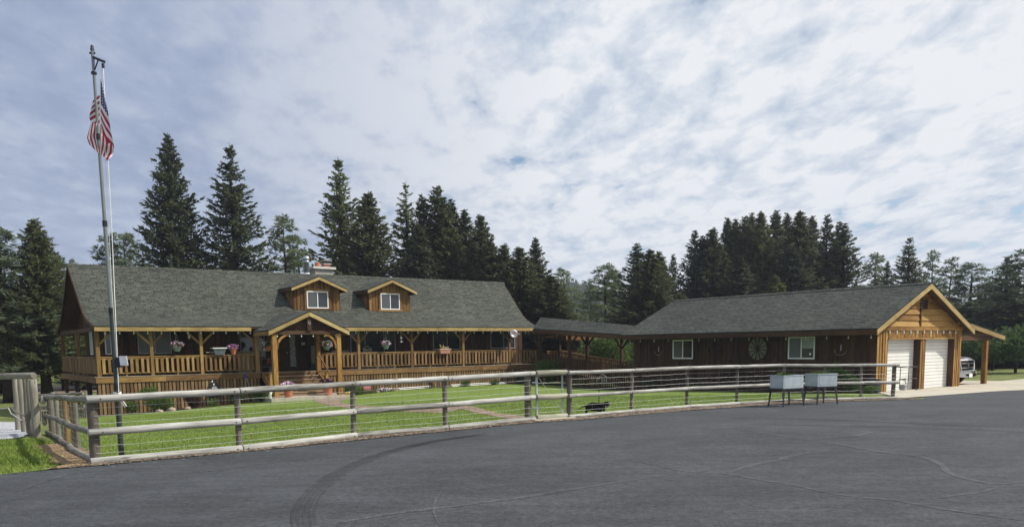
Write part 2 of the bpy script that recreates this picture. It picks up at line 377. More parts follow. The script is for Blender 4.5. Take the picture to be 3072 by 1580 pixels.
M['carwhite'] = plain('truck_paint', (.80, .81, .84), .18, .6, 0, .02)
M['cardark'] = plain('truck_grille_dark', (.008, .009, .012), .8, .1)
M['dish'] = plain('dish_grey', (.20, .21, .225), .4, .4, .1, .05)
M['bulb'] = plain('bulb_glass', (.75, .75, .72), .2, .6, 0, .03)
M['chair'] = plain('white_washed_chair', (.34, .34, .30), .7, .2)
M['iron'] = plain('rusty_iron', (.05, .032, .025), .8, .3, .2, .3)
M['wheelwood'] = wood('old_wheel_wood', (.065, .072, .04), (.125, .132, .078), (.19, .195, .12))
M['card'] = plain('cardboard_beige', (.22, .19, .13), .8, .2)
M['dogblack'] = plain('black_dog_coat', (.014, .013, .014), .55, .35, 0, .2, 20)
M['dogwhite'] = plain('white_dog_fur', (.62, .58, .52), .8, .2)
M['cloth'] = plain('shade_cloth', (.42, .45, .38), .9, .1, 0, .08, 5)
M['stone'] = plain('field_stone', (.30, .24, .19), .9, .2, 0, .3, 7)
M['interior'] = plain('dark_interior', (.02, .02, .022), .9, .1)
M['door'] = wood('front_door', (.05, .03, .015), (.085, .055, .025), (.12, .08, .04))
M['orange'] = wood('sunlit_cedar_ceiling', (.13, .058, .02), (.22, .105, .035), (.30, .16, .06))
def glassmat(name, c=(.02, .026, .032), rough=.06):
    mt, nt, b = newmat(name, rough, .7); b.inputs['Base Color'].default_value = (*c, 1)
    n = noise_n(nt, objc(nt), 1.2, 2); bump(nt, b, n, .01, .05); return mt
M['glass'] = glassmat('window_glass'); M['glass2'] = glassmat('window_glass_screen', (.07, .08, .085), .35)
def foliage(name, c1, c2, c3, rough=.75, rv=.9, sc=.9):
    mt, nt, b = newmat(name, rough, .25); o = objc(nt)
    oi = nt.nodes.new('ShaderNodeObjectInfo')
    n1 = noise_n(nt, o, sc, 3, .6); n2 = noise_n(nt, o, sc * 6, 3, .7)
    c = mixc(nt, ramp_n(nt, n1, [(.38, 0.), (.62, 1.)]), c1, c2)
    c = mixc(nt, ramp_n(nt, n2, [(.5, 0.), (.75, .8)]), c, c3)
    c = mixc(nt, rv, c, ramp_n(nt, oi.outputs['Random'], [(0., (.78, .84, .90)), (.5, (1.1, 1.1, 1.05)), (1., (1.38, 1.42, 1.12))]), 'MULTIPLY')
    nt.links.new(c, b.inputs['Base Color'])
    tr_ = nt.nodes.new('ShaderNodeBsdfTranslucent'); nt.links.new(c, tr_.inputs[0]); ms = nt.nodes.new('ShaderNodeMixShader'); ms.inputs[0].default_value = .40
    nt.links.new(b.outputs[0], ms.inputs[1]); nt.links.new(tr_.outputs[0], ms.inputs[2]); nt.links.new(ms.outputs[0], nt.nodes['Material Output'].inputs[0]); return mt
M['spruce'] = foliage('spruce_needles', (.068, .082, .042), (.10, .115, .052), (.15, .155, .075))
M['sprucedark'] = foliage('dark_spruce_needles', (.050, .064, .042), (.076, .090, .054), (.115, .125, .07))
M['sprucebrown'] = foliage('cone_laden_needles', (.074, .086, .042), (.104, .114, .054), (.15, .14, .075))
M['pine'] = foliage('pine_needles', (.095, .125, .072), (.135, .165, .095), (.19, .21, .125))
M['shrub'] = foliage('shrub_leaves', (.07, .12, .026), (.11, .17, .04), (.16, .22, .06), sc=6)
M['shrubdark'] = foliage('dark_shrub_leaves', (.036, .066, .024), (.06, .10, .034), (.10, .14, .05), sc=3)
M['leaf'] = foliage('broad_leaves', (.06, .10, .025), (.10, .15, .04), (.20, .27, .09), sc=2)
M['burgundy'] = foliage('barberry_leaves', (.05, .026, .024), (.08, .04, .034), (.12, .06, .05), sc=6)
M['bark'] = plain('bark', (.045, .033, .026), .95, .1, 0, .4, 5)
M['flowerpink'] = plain('pink_blossoms', (.52, .27, .46), .7, .2, 0, .35, 30)
M['flowerwhite'] = plain('white_blossoms', (.80, .74, .80), .7, .2, 0, .1, 30)
M['floweryellow'] = plain('yellow_blossoms', (.65, .50, .12), .7, .2, 0, .2, 30)
M['flowerred'] = plain('red_blossoms', (.45, .07, .08), .7, .2, 0, .2, 30)

# ------------------------------------------------------------------ ground
def axis_vals(segs):
    out = []
    for a, b, st in segs:
        n = max(1, int(round((b - a) / st))); out += [a + (b - a) * i / n for i in range(n)]
    return out + [segs[-1][1]]
def ground():
    xs = axis_vals([(-1500, -300, 200), (-300, -100, 25), (-100, -30, 4), (-30, 32, .7), (32, 110, 4), (110, 300, 25), (300, 1500, 200)])
    ys = axis_vals([(-300, -20, 25), (-20, 4, 4), (4, 58, .7), (58, 130, 4), (130, 300, 25), (300, 2500, 200)])
    X, Y = np.meshgrid(xs, ys); pts = np.stack([X.ravel(), Y.ravel()], 1)
    Z = np.concatenate([hts(pts[i:i + 4000]) for i in range(0, len(pts), 4000)])
    mb = MB(); mb.v = [(a[0], a[1], z) for a, z in zip(pts, Z)]; nx = len(xs)
    for j in range(len(ys) - 1):
        for i in range(nx - 1):
            a = j * nx + i; mb.f.append((a, a + 1, a + nx + 1, a + nx)); mb.uv += [(0, 0)] * 4
    return mb
g = ground().build('ground', M['field'], fix=False, smooth=True); tag(g, kind='structure')
def drape(name, poly, off, mat, parent=None, step=.7, kind='structure', jit=0., edge_skirt=0.):
    bm = bmesh.new()
    pl = []
    n = len(poly)
    for i in range(n):
        a = Vector((poly[i][0], poly[i][1])); b = Vector((poly[(i + 1) % n][0], poly[(i + 1) % n][1]))
        if jit:
            k = max(1, int((b - a).length / .25)); nn = Vector((-(b - a).y, (b - a).x)).normalized()
            for t in range(k): pl.append(a + (b - a) * t / k + nn * (ru(-jit, jit) if t else 0))
        else: pl.append(a)
    fc = bm.faces.new([bm.verts.new((p.x, p.y, 0)) for p in pl])
    xs = [p.x for p in pl]; ys = [p.y for p in pl]
    for ax, lo, hi in ((0, min(xs), max(xs)), (1, min(ys), max(ys))):
        c = math.ceil(lo / step) * step
        while c < hi:
            co = (c, 0, 0) if ax == 0 else (0, c, 0); no = (1, 0, 0) if ax == 0 else (0, 1, 0)
            bmesh.ops.bisect_plane(bm, geom=bm.verts[:] + bm.edges[:] + bm.faces[:], plane_co=co, plane_no=no); c += step
    bmesh.ops.triangulate(bm, faces=bm.faces[:])
    vs = list(bm.verts); z = hts([(v.co.x, v.co.y) for v in vs])
    for v, q in zip(vs, z): v.co.z = q + off
    bmesh.ops.recalc_face_normals(bm, faces=bm.faces)
    if sum(f.normal.z for f in bm.faces) < 0: bmesh.ops.reverse_faces(bm, faces=bm.faces)
    me = bpy.data.meshes.new(name); bm.to_mesh(me); bm.free(); me.materials.append(mat)
    me.polygons.foreach_set('use_smooth', [True] * len(me.polygons))
    o = bpy.data.objects.new(name, me); COL.objects.link(o)
    if parent: o.parent = parent
    if kind: tag(o, kind=kind)
    return o
def xy(p): return (p.x, p.y)
# asphalt front edge measured along the fence, then the driveway behind the camera
AE = [(-60, -3.2), (-12.5, 8.2), (-9.4, 9.6), (-7.3, 11.05), (-6.45, 11.72), (-5.7, 12.35), (-2.85, 14.75), (.42, 17.7), (1.35, 18.05), (4.2, 20.15), (7.8, 22.35), (11.1, 23.85), (12.6, 24.9)]
apr_edge = [xy(GD(2262, 1003)), xy(GD(2330, 998)), xy(GD(2400, 993)), xy(GD(2480, 987)), xy(GD(2576, 982)), xy(GD(2700, 974)), xy(GD(2900, 962))]
AP = AE + apr_edge[1:] + [(60, 52), (80, 40), (80, -60), (-60, -60)]
drive = drape('driveway', AP, .020, M['asphalt'], step=1.2, jit=0)
cf = [W(24.2, -22.9), W(24.9, -22.3), W(32.6, -22.3), W(32.2, -14), W(37.5, -14), W(37.5, -22.0), W(60, -21.8), W(60, -25.2)]
conc = [xy(GD(2250, 1000))] + apr_edge + [(W(60, -25.0).x, W(60, -25.0).y)] + [xy(W(60, -21.9)), xy(W(37.5, -22.0)), xy(W(37.5, -13)), xy(W(32.1, -13)), xy(W(32.1, -22.3)), xy(W(24.9, -22.3)), xy(W(24.3, -22.9))]
drape('concrete_apron', conc, .030, M['concrete'], step=1.0)
FL = [(-6.25, 12.20), (-4.53, 13.60), (-2.95, 15.42), (-1.30, 16.62), (.46, 18.36)]          # fence line, left run
FR = [(1.40, 18.84), (3.02, 20.12), (4.65, 21.33), (6.18, 22.14), (7.77, 23.12), (9.16, 23.75), (10.47, 24.32), (11.60, 24.66)]
SF = [(-6.36, 12.34), (-7.9, 14.55), (-8.6, 15.75), (-9.45, 17.05), (-10.3, 18.5), (-11.3, 20.05), (-12.4, 21.7)]
FLINE = FL + FR
# lawn
lawn = FLINE + [xy(W(23.9, -22.2)), xy(W(23.9, -9)), xy(W(24.2, -1.0)), xy(W(11.8, -.5)), xy(W(6.3, -.5)), xy(W(-.6, -.7)), xy(W(-1.2, -2)), (-18.6, 33.5)] + [(-12.5, 21.9)] + SF[:0:-1]
drape('lawn', lawn, .012, M['lawn'])
lp = [(-60, -3.3), (-40, 10), (-16, 17.6), (-12.6, 19.4)] + [(-12.0, 20.0), (-10.4, 18.2), (-8.3, 15.1), (-6.9, 12.6), (-6.6, 11.9), (-7.3, 11.1), (-9.4, 9.65), (-12.5, 8.25)]
drape('verge_grass', lp, .012, M['lawn'])
# mulch strip between asphalt and bottom rail, widening near the garage
ms = [(p[0], p[1]) for p in AE[4:13]]
mi = [(x - .10, y + .12) for x, y in FLINE]
drape('mulch_strip', [(-6.75, 11.65)] + ms + [xy(GD(2262, 1003)), (12.3, 25.6)] + mi[::-1] + [(-6.6, 12.3)], .032, M['mulch'], step=.5, jit=.05)
ds = [(-6.55, 11.65), (-7.3, 12.9), (-8.7, 15.0), (-9.8, 16.7), (-9.5, 17.1), (-8.2, 15.4), (-6.9, 13.3), (-6.2, 12.9), (-5.2, 13.1), (-6.1, 12.35)]
drape('bare_fence_soil', ds, .034, M['drygrass'], step=.5, jit=.12)
gp = [xy(G(-60, 1262)), xy(G(60, 1268)), xy(G(92, 1300)), xy(G(60, 1316)), xy(G(0, 1322)), xy(G(-80, 1330))]
drape('gravel_pad', gp, .04, M['gravel'], step=.5, jit=.04)
# curved brick coloured walk from the gate to the entry slab
up = [(1608, 1256), (1560, 1247), (1490, 1240), (1418, 1219), (1330, 1217), (1200, 1222), (1062, 1217), (1018, 1205), (1040, 1196), (1042, 1190)]
lo = [(935, 1197), (950, 1206), (975, 1214), (1040, 1224), (1150, 1232), (1230, 1236), (1330, 1240), (1385, 1224 + 4), (1440, 1241), (1520, 1256), (1580, 1262)]
drape('garden_path', [xy(G(*p)) for p in up + lo], .020, M['path'], step=.5)
# planting bed along the house and by the garage
bed = [W(-.3, -.15), W(-.3, -1.5), W(2, -2.2), W(4.2, -1.6), W(6.2, -1.3), W(6.9, -1.0), W(6.9, -.15)]
drape('flower_bed', [xy(p) for p in bed], .028, M['bedsoil'], step=.5, jit=.06)
bed = [W(11.1, -.15), W(11.1, -1.7), W(12.5, -1.2), W(15, -.7), W(20, -.62), W(23, -1.1), W(23.6, -3), W(23.2, -8), W(23.2, -20.5), W(23.8, -22.6), W(24.7, -22.4), W(24.7, -.4)]
drape('flower_bed', [xy(p) for p in bed], .028, M['bedsoil'], step=.5, jit=.06)
# a second lower field patch and bare dirt bank on the far left
drape('dirt_bank', [(-62, 62), (-40, 58), (-30, 62), (-28, 70), (-45, 76), (-66, 74)], .05, M['dirt'], step=2, jit=.3)

def ribbon(name, pts, wd, off, mat, parent, px=True, wob=.35, closed_w=None):
    q = [G(*p) if px else Vector((p[0], p[1], 0)) for p in pts]; q = [Vector((a.x, a.y)) for a in q]
    # resample
    s = []
    for i in range(len(q) - 1):
        p0 = q[max(i - 1, 0)]; p1 = q[i]; p2 = q[i + 1]; p3 = q[min(i + 2, len(q) - 1)]
        k = max(2, int((p2 - p1).length / .18))
        for t in range(k):
            t = t / k; s.append(.5 * ((2 * p1) + (p2 - p0) * t + (2 * p0 - 5 * p1 + 4 * p2 - p3) * t * t + (3 * p1 - p0 - 3 * p2 + p3) * t ** 3))
    s.append(q[-1]); mb = MB(); L = []; R = []
    for i, p in enumerate(s):
        d = (s[min(i + 1, len(s) - 1)] - s[max(i - 1, 0)]).normalized(); n = Vector((-d.y, d.x))
        e = min(1, i / 4, (len(s) - 1 - i) / 4); ww = wd * .5 * (.15 + .85 * e)
        a = p + n * ww * (1 + ru(-wob, wob)); b = p - n * ww * (1 + ru(-wob, wob)); L.append(a); R.append(b)
    zl = hts([(a.x, a.y) for a in L]); zr = hts([(a.x, a.y) for a in R])
    for i in range(len(s) - 1):
        mb.face([(L[i].x, L[i].y, zl[i] + off), (R[i].x, R[i].y, zr[i] + off), (R[i + 1].x, R[i + 1].y, zr[i + 1] + off), (L[i + 1].x, L[i + 1].y, zl[i + 1] + off)])
    o = mb.build(name, mat, parent, fix=False)
    return o
def c8(*a): return [(800 + x / 1.1338, 1280 + y / 1.1338) for x, y in a]
OFF = .020 + .003
crk = [(c8((150, 350), (200, 340), (400, 305), (560, 285), (760, 260), (930, 235), (1100, 208), (1250, 185), (1400, 165)), .07),
       (c8((1270, 125), (1340, 138), (1440, 157), (1560, 163), (1650, 180), (1800, 205), (1940, 235), (2140, 257), (2300, 285), (2600, 330)), .06),
       (c8((1570, 165), (1610, 145), (1680, 128), (1750, 115), (1800, 100), (1880, 90), (1910, 78)), .12),
       (c8((1620, 12), (1760, 35), (1850, 48), (1930, 60), (2010, 75), (2110, 92), (2220, 105), (2290, 130), (2310, 155), (2360, 175), (2470, 200), (2540, 195), (2600, 188)), .10),
       (c8((1870, 48), (1920, 40), (2000, 33), (2060, 20), (2130, 15)), .14),
       (c8((2260, 250), (2330, 240), (2440, 225), (2490, 210)), .10),
       ([(155, 1444), (215, 1424), (330, 1415), (510, 1406)], .05),
       ([(-20, 1500), (80, 1466), (180, 1432), (225, 1418)], .05),
       ([(512, 1426), (650, 1415), (800, 1391), (950, 1375)], .05)]
for p, wd in crk: ribbon('sealed_crack', p, wd, OFF, M['crack'], drive)
tp = c8((130, 400), (130, 340), (125, 300), (140, 260), (175, 215), (240, 165), (320, 125), (400, 95), (500, 68), (620, 45), (740, 28))
tw = [G(*p) for p in tp]
for k, (o_, wd) in enumerate(((-.10, .035), (-.05, .035), (0, .04), (.055, .035), (.105, .03))):
    pts = []
    for i, p in enumerate(tw):
        d = (tw[min(i + 1, len(tw) - 1)] - tw[max(i - 1, 0)]); d.z = 0; d.normalize(); pts.append((p.x - d.y * o_, p.y + d.x * o_))
    ribbon('tire_mark', pts, wd, OFF + .0008 * (k - 2), M['tire'], drive, px=False, wob=.15)
tp2 = c8((590, 345), (570, 300), (575, 255), (600, 215), (640, 190)); ribbon('tire_mark', tp2, .03, OFF, M['crack'], drive)
for a in ([(2200, 1256), (2500, 1262), (2800, 1275), (3100, 1284)], [(2250, 1275), (2600, 1281), (3000, 1296), (3100, 1300)]):
    ribbon('tire_mark', a, .12, OFF - .001, M['tire'], drive, wob=.1)
# fallen bark chips along the mulch
mb = MB()
for i in range(3200):
    k = random.choice([0, 1, 2, 3, 5, 6, 7, 8, 9, 10, 11]); P_ = FLINE; a = Vector(P_[k]); b = Vector(P_[k + 1]); t = RND(); p = a + (b - a) * t
    d = (b - a).normalized(); n = Vector((d.y, -d.x)); p = p + n * (ru(.0, .42) if RND() < .93 else ru(.4, .8)); z = gz(p.x, p.y) + ru(.036, .05)
    dd = Vector((ru(-1, 1), ru(-1, 1), ru(-.2, .3))).normalized(); wv = dd.cross(Vector((ru(-.3, .3), ru(-.3, .3), 1))).normalized()
    mb.kite(Vector((p.x, p.y, z)), dd, wv, ru(.02, .06), ru(.006, .016))
tag(mb.build('bark_chips', plain('bark_chip', (.24, .18, .13), .9, .1, 0, .5, 40), fix=False), 'brown bark chips scattered along the foot of the log fence', 'mulch', kind='stuff')

# grass blades (uncountable)
def blades(name, n, sampler, label, hmin=.02, hmax=.045, wd=.006):
    pts = np.array([sampler() for _ in range(n)]); z = np.concatenate([hts(pts[i:i + 5000]) for i in range(0, n, 5000)])
    rg = np.random.RandomState(3); a = rg.rand(n) * 6.283; h = hmin + (hmax - hmin) * rg.rand(n) ** 1.5; ln = h * .6
    b0 = np.stack([pts[:, 0] - np.cos(a) * wd, pts[:, 1] - np.sin(a) * wd, z + .008], 1); b1 = np.stack([pts[:, 0] + np.cos(a) * wd, pts[:, 1] + np.sin(a) * wd, z + .008], 1)
    t = rg.rand(n) * 6.283; tp = np.stack([pts[:, 0] + np.cos(t) * ln, pts[:, 1] + np.sin(t) * ln, z + .01 + h], 1)
    V = np.stack([b0, b1, tp], 1).reshape(-1, 3); me = bpy.data.meshes.new(name)
    me.vertices.add(3 * n); me.vertices.foreach_set('co', V.ravel()); me.loops.add(3 * n); me.loops.foreach_set('vertex_index', np.arange(3 * n))
    me.polygons.add(n); me.polygons.foreach_set('loop_start', np.arange(0, 3 * n, 3)); me.polygons.foreach_set('loop_total', np.full(n, 3)); me.update(calc_edges=True)
    me.materials.append(M['blade']); o = bpy.data.objects.new(name, me); COL.objects.link(o); tag(o, label, 'grass', kind='stuff')
def inpoly(poly, x, y):
    c = False; n = len(poly)
    for i in range(n):
        x0, y0 = poly[i]; x1, y1 = poly[i - 1]
        if (y0 > y) != (y1 > y) and x < (x1 - x0) * (y - y0) / (y1 - y0) + x0: c = not c
    return c
pathp = [xy(G(*p)) for p in up + lo]
def s_lawn():
    while True:
        y = 12.3 + 19 * RND() ** 1.6; x = ru(-14, 12)
        if inpoly(lawn, x, y) and not inpoly(ds, x, y) and not inpoly(pathp, x, y): return (x, y)
blades('lawn_blades', 120000, s_lawn, 'short mown green grass blades of the lawn behind the log fence')
def s_left():
    while True:
        x = ru(-14, -6.6); y = ru(9, 19.5)
        if inpoly(lp, x, y) and not inpoly(ds, x, y) and not inpoly(gp, x, y): return (x, y)
blades('verge_blades', 45000, s_left, 'green grass blades of the verge left of the side fence', .04, .09, .007)

# ------------------------------------------------------------------ plants helpers
def clump(mb, c, rx, ry, rz, n, ls, wr=.45, up=.4, shell=.5, lobes=0):
    c = Vector(c); L = [(c, rx, ry, rz)]
    if lobes:
        L = []
        for i in range(lobes):
            th = ru(0, 6.283); q = ru(.1, .62); s_ = ru(.42, .66)
            L.append((c + Vector((rx * q * math.cos(th), ry * q * math.sin(th), rz * ru(-.45, .5))), rx * s_, ry * s_, rz * s_))
    for i in range(n):
        cc, a, b, d_ = random.choice(L)
        v = Vector((random.gauss(0, 1), random.gauss(0, 1), random.gauss(0, 1))).normalized() * (shell + (1 - shell) * RND()) * ru(.8, 1.08)
        p = cc + Vector((v.x * a, v.y * b, v.z * d_))
        d = (v + Vector((ru(-.7, .7), ru(-.7, .7), ru(-.3, .7) + up))).normalized(); wv = d.cross(Vector((ru(-1, 1), ru(-1, 1), ru(-1, 1)))).normalized()
        l_ = ls * ru(.6, 1.3); mb.kite(p, d, wv, l_, l_ * wr * .5)
def spikes(mb, c, r, h, n, wd=.02):
    c = Vector(c)
    for i in range(n):
        th = ru(0, 6.283); p = c + Vector((math.cos(th), math.sin(th), 0)) * r * RND(); d = Vector((math.cos(th) * ru(0, .5), math.sin(th) * ru(0, .5), 1)).normalized()
        mb.kite(p, d, d.cross(Vector((ru(-1, 1), ru(-1, 1), 0))).normalized(), h * ru(.6, 1.1), wd)

# ------------------------------------------------------------------ house
house = hthing('ranch_house', 'long brown timber ranch house with green-grey shingle roof, two dormers and a full-width front porch', 'house', 0, 0, 0)
DK = .55
PROF = [(-.45, 2.83), (.6, 3.10), (1.3, 3.33), (1.9, 3.62), (2.6, 4.13), (5.0, 5.95)]
def roofz(v):
    v = v if v <= 5 else 10 - v
    for (a, za), (b, zb) in zip(PROF, PROF[1:]):
        if v <= b: return za + (zb - za) * (v - a) / (b - a)
    return 5.95
def uR(v): return 24.9 + (min(v, 10 - v) + .45) / 5.45 * 1.25
def uL(v): return -.08 - .02 * (min(v, 10 - v) / 5)
full = PROF + [(10 - a, z) for a, z in PROF[-2::-1]]
TH_ = .07
def roof_skin(zoff, mat, name, thick, inset=0.):
    mb = MB(); sl_ = 0
    for (a, za), (b, zb) in zip(full, full[1:]):
        ds_ = math.hypot(b - a, zb - za)
        P0 = (uL(a) + inset, a, za + zoff); P1 = (uR(a) - inset, a, za + zoff); P2 = (uR(b) - inset, b, zb + zoff); P3 = (uL(b) + inset, b, zb + zoff)
        mb.face([P0, P1, P2, P3], [(P0[0], sl_), (P1[0], sl_), (P2[0], sl_ + ds_), (P3[0], sl_ + ds_)])
        q = [(p[0], p[1], p[2] - thick) for p in (P3, P2, P1, P0)]; mb.face(q, [(p[0], sl_) for p in q])
        mb.face([P0, P3, q[0], q[3]]); mb.face([P2, P1, q[2], q[1]])
        sl_ += ds_
    a, z = full[0]; mb.face([(uL(a) + inset, a, z + zoff - thick), (uR(a) - inset, a, z + zoff - thick), (uR(a) - inset, a, z + zoff), (uL(a) + inset, a, z + zoff)])
    a, z = full[-1]; mb.face([(uR(a) - inset, a, z + zoff - thick), (uL(a) + inset, a, z + zoff - thick), (uL(a) + inset, a, z + zoff), (uR(a) - inset, a, z + zoff)])
    return mb.build(name, mat, house)
roof = roof_skin(0, M['shingle'], 'roof', .06)
roof_skin(-.065, M['darkbrown'], 'soffit', .05, .03)
mb = MB(); mb.prism([(4.82, 5.83), (5, 5.99), (5.18, 5.83), (5.0, 5.97 - .1)], -.16, 26.2, 'x'); mb.build('ridge_cap', M['shingle'], house)
# fascia boards
def eave_x(): pass
mb = MB(); mb.box(-.06, -.455, 2.60, 3.6, -.42, 2.775); mb.box(3.602, -.458, 2.60, 6.9, -.42, 2.775); mb.build('fascia', M['fascia'], house)
mb = MB(); mb.box(11.1, -.455, 2.60, 12.6, -.42, 2.775); mb.box(12.602, -.458, 2.60, 20.3, -.42, 2.775); mb.box(20.302, -.455, 2.60, 24.8, -.42, 2.775); mb.build('fascia', M['fascia'], house)
mb = MB(); mb.box(0, 10.42, 2.6, 24.8, 10.455, 2.775); mb.build('fascia', M['darkbrown'], house)
for sgn in (0, 1):
    mb = MB()
    for (a, za), (b, zb) in zip(full, full[1:]):
        u0 = (uL(a) - .02) if sgn == 0 else (uR(a) + .02); u1 = (uL(b) - .02) if sgn == 0 else (uR(b) + .02)
        mb.bar((u0, a, za - .10), (u1, b, zb - .10), .03, .17)
    mb.build('rake_board', M['darkbrown'], house)
# walls
def wall_panel(mb, p0, p1, z0, z1, bw=.29, ztop=None, nsgn=1):
    """board-and-batten wall from p0 to p1 (u,v), outward normal on the right hand side of p0->p1"""
    p0 = Vector((*p0, 0)); p1 = Vector((*p1, 0)); d = (p1 - p0); L = d.length; d.normalize(); n = Vector((d.y, -d.x, 0)) * nsgn
    k = max(1, int(round(L / bw)))
    for i in range(k):
        a = p0 + d * (L * i / k + .004); b = p0 + d * (L * (i + 1) / k - .004); zt = ztop(a) if ztop else z1; zu = ztop(b) if ztop else z1
        mb.hexa([a - n * .06 + Vector((0, 0, z0)), b - n * .06 + Vector((0, 0, z0)), b + Vector((0, 0, z0)), a + Vector((0, 0, z0)),
                 a - n * .06 + Vector((0, 0, zt)), b - n * .06 + Vector((0, 0, zu)), b + Vector((0, 0, zu)), a + Vector((0, 0, zt))])
        c = p0 + d * (L * i / k); 
        if i: 
            z2 = (ztop(c) if ztop else z1) - .002; e = d * .028
            mb.hexa([c - e + Vector((0, 0, z0)), c + e + Vector((0, 0, z0)), c + e + n * .022 + Vector((0, 0, z0)), c - e + n * .022 + Vector((0, 0, z0)),
                     c - e + Vector((0, 0, z2)), c + e + Vector((0, 0, z2)), c + e + n * .022 + Vector((0, 0, z2)), c - e + n * .022 + Vector((0, 0, z2))])
    return mb
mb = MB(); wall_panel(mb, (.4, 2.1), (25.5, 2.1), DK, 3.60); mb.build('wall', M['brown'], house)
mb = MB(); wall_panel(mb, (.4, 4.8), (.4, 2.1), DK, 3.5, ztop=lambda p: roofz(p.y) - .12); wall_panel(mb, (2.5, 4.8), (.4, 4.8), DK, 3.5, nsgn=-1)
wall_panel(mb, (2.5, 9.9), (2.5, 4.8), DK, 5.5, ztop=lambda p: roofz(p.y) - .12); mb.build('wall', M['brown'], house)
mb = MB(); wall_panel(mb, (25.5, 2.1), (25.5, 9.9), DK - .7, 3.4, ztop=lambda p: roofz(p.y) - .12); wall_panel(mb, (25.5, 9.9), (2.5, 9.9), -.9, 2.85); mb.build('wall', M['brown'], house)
# gable cladding on the left, hanging down to the porch beam
mb = MB(); wall_panel(mb, (.72, 9.85), (.72, 4.75), 2.62, 5, ztop=lambda p: roofz(p.y) - .13); mb.build('gable_cladding', M['darkbrown'], house)
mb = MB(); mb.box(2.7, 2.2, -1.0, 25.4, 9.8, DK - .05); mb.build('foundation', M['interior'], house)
# deck
mb = MB()
for i in range(18): mb.box(-.03, -.02 + i * .14, DK - .035, 25.4, .112 + i * .14, DK)
for i in range(16): mb.box(0, 2.52 + i * .46, DK - .037, 2.45, 2.96 + i * .46, DK - .002)
mb.build('deck', M['tread'], house)
for a, b in ((-.03, 2.9), (2.902, 7.4), (10.55, 13.6), (13.602, 17.1), (17.102, 20.9), (20.902, 25.3)):
    mb = MB(); mb.box(a, -.06, .29, b, -.02, .552); mb.build('rim_joist', M['honey'] if b < 7 else M['rail'], house)
mb = MB(); mb.box(-.065, -.06, .29, -.025, 9.9, .55); mb.build('rim_joist', M['rail'], house)
mb = MB(); mb.box(-.10, -.075, .545, 7.35, .06, .575); mb.box(10.6, -.075, .545, 25.3, .06, .575); mb.build('deck_edge_board', M['tread'], house)
def skirt(u0, u1, st):
    mb = MB(); u = u0; 
    while u < u1 - .02:
        q = W(u, 0); mb.box(u, -.018 - (RND() * .004), gz(q.x, q.y) - .05, min(u + st * .72, u1), .0, .288); u += st
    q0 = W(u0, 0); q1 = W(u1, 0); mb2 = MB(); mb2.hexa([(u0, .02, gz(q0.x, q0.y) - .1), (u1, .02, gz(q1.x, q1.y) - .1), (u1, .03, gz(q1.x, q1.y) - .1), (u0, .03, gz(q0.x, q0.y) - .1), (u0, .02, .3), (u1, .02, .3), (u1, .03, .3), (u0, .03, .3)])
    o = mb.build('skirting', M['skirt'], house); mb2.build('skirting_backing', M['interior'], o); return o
skirt(.0, 7.35, .168); skirt(10.65, 25.3, .168)
for u, v in ((.02, .35), (.05, 3.2), (.05, 6.4), (.05, 9.7), (1.2, 9.7)):
    q = W(u, v); mb = MB(); mb.box(u, v, gz(q.x, q.y) - .2, u + .16, v + .16, .5); mb.build('deck_pier', M['darkbrown'], house)
# porch posts with braces
def ppost(u, v, wd, mat, braces='LR', z0=DK, z1=2.66, bl=.62, along='u', nm='porch_post'):
    mb = MB(); mb.box(u - wd / 2, v - wd / 2, z0, u + wd / 2, v + wd / 2, z1); o = mb.build(nm, mat, house)
    for c in braces:
        s_ = -1 if c == 'L' else 1; mb = MB()
        if along == 'u': mb.bar((u + s_ * wd * .4, v, z1 - .02 - bl), (u + s_ * (bl + wd * .4), v, z1 - .03), .07, .085)
        else: mb.bar((u, v + s_ * wd * .4, z1 - .02 - bl), (u, v + s_ * (bl + wd * .4), z1 - .03), .07, .085)
        mb.build('brace', mat, o)
    return o
ppost(.10, .05, .16, M['honey'], 'R'); ppost(2.36, .05, .14, M['honey']); ppost(4.60, .05, .14, M['honey'])
ppost(7.28, .05, .21, M['rail'], 'L'); ppost(10.52, .05, .21, M['amber'], 'R')
for u in (12.85, 16.12, 19.57, 22.95): ppost(u, .05, .14, M['rail'])
ppost(25.2, .05, .16, M['darkbrown'], 'L')
ppost(.10, 5.0, .14, M['rail'], 'LR', along='v'); ppost(.10, 9.75, .14, M['rail'], 'L', along='v'); ppost(2.0, 9.75, .14, M['rail'], 'L')
mb = MB(); mb.box(-.02, -.02, 2.62, 25.3, .12, 2.80); mb.box(.03, .12, 2.62, .17, 9.85, 2.80); mb.build('porch_beam', M['darkbrown'], house)
# railings
def railing(u0, u1, v=.05, mat=None, z0=DK, n=None, along='u', st=.235, lab=None):
    mat = mat or M['rail']; mb = MB(); L = abs(u1 - u0)
    def bx(a0, b0, c0, a1, b1, c1):
        if along == 'u': mb.box(a0, v + b0, c0, a1, v + b1, c1)
        else: mb.box(v + b0, a0, c0, v + b1, a1, c1)
    bx(u0, -.05, z0 + .875, u1, .05, z0 + .92); bx(u0, -.025, z0 + .79, u1, .005, z0 + .872)
    bx(u0, -.03, z0 + .135, u1, .02, z0 + .185)
    k = n or max(1, int(round(L / st)))
    for i in range(k):
        c = u0 + L * (i + .5) / k + ru(-.008, .008); w_ = ru(.052, .064); bx(c - w_, -.055, z0 + .15, c + w_, -.027, z0 + .84 + ru(-.01, .01))
    k2 = max(1, int(L / 1.25))
    for i in range(1, k2 + 1):
        c = u0 + L * i / (k2 + 1); bx(c - .035, -.03, z0, c + .035, .01, z0 + .134)
    return mb.build('railing', mat, house)
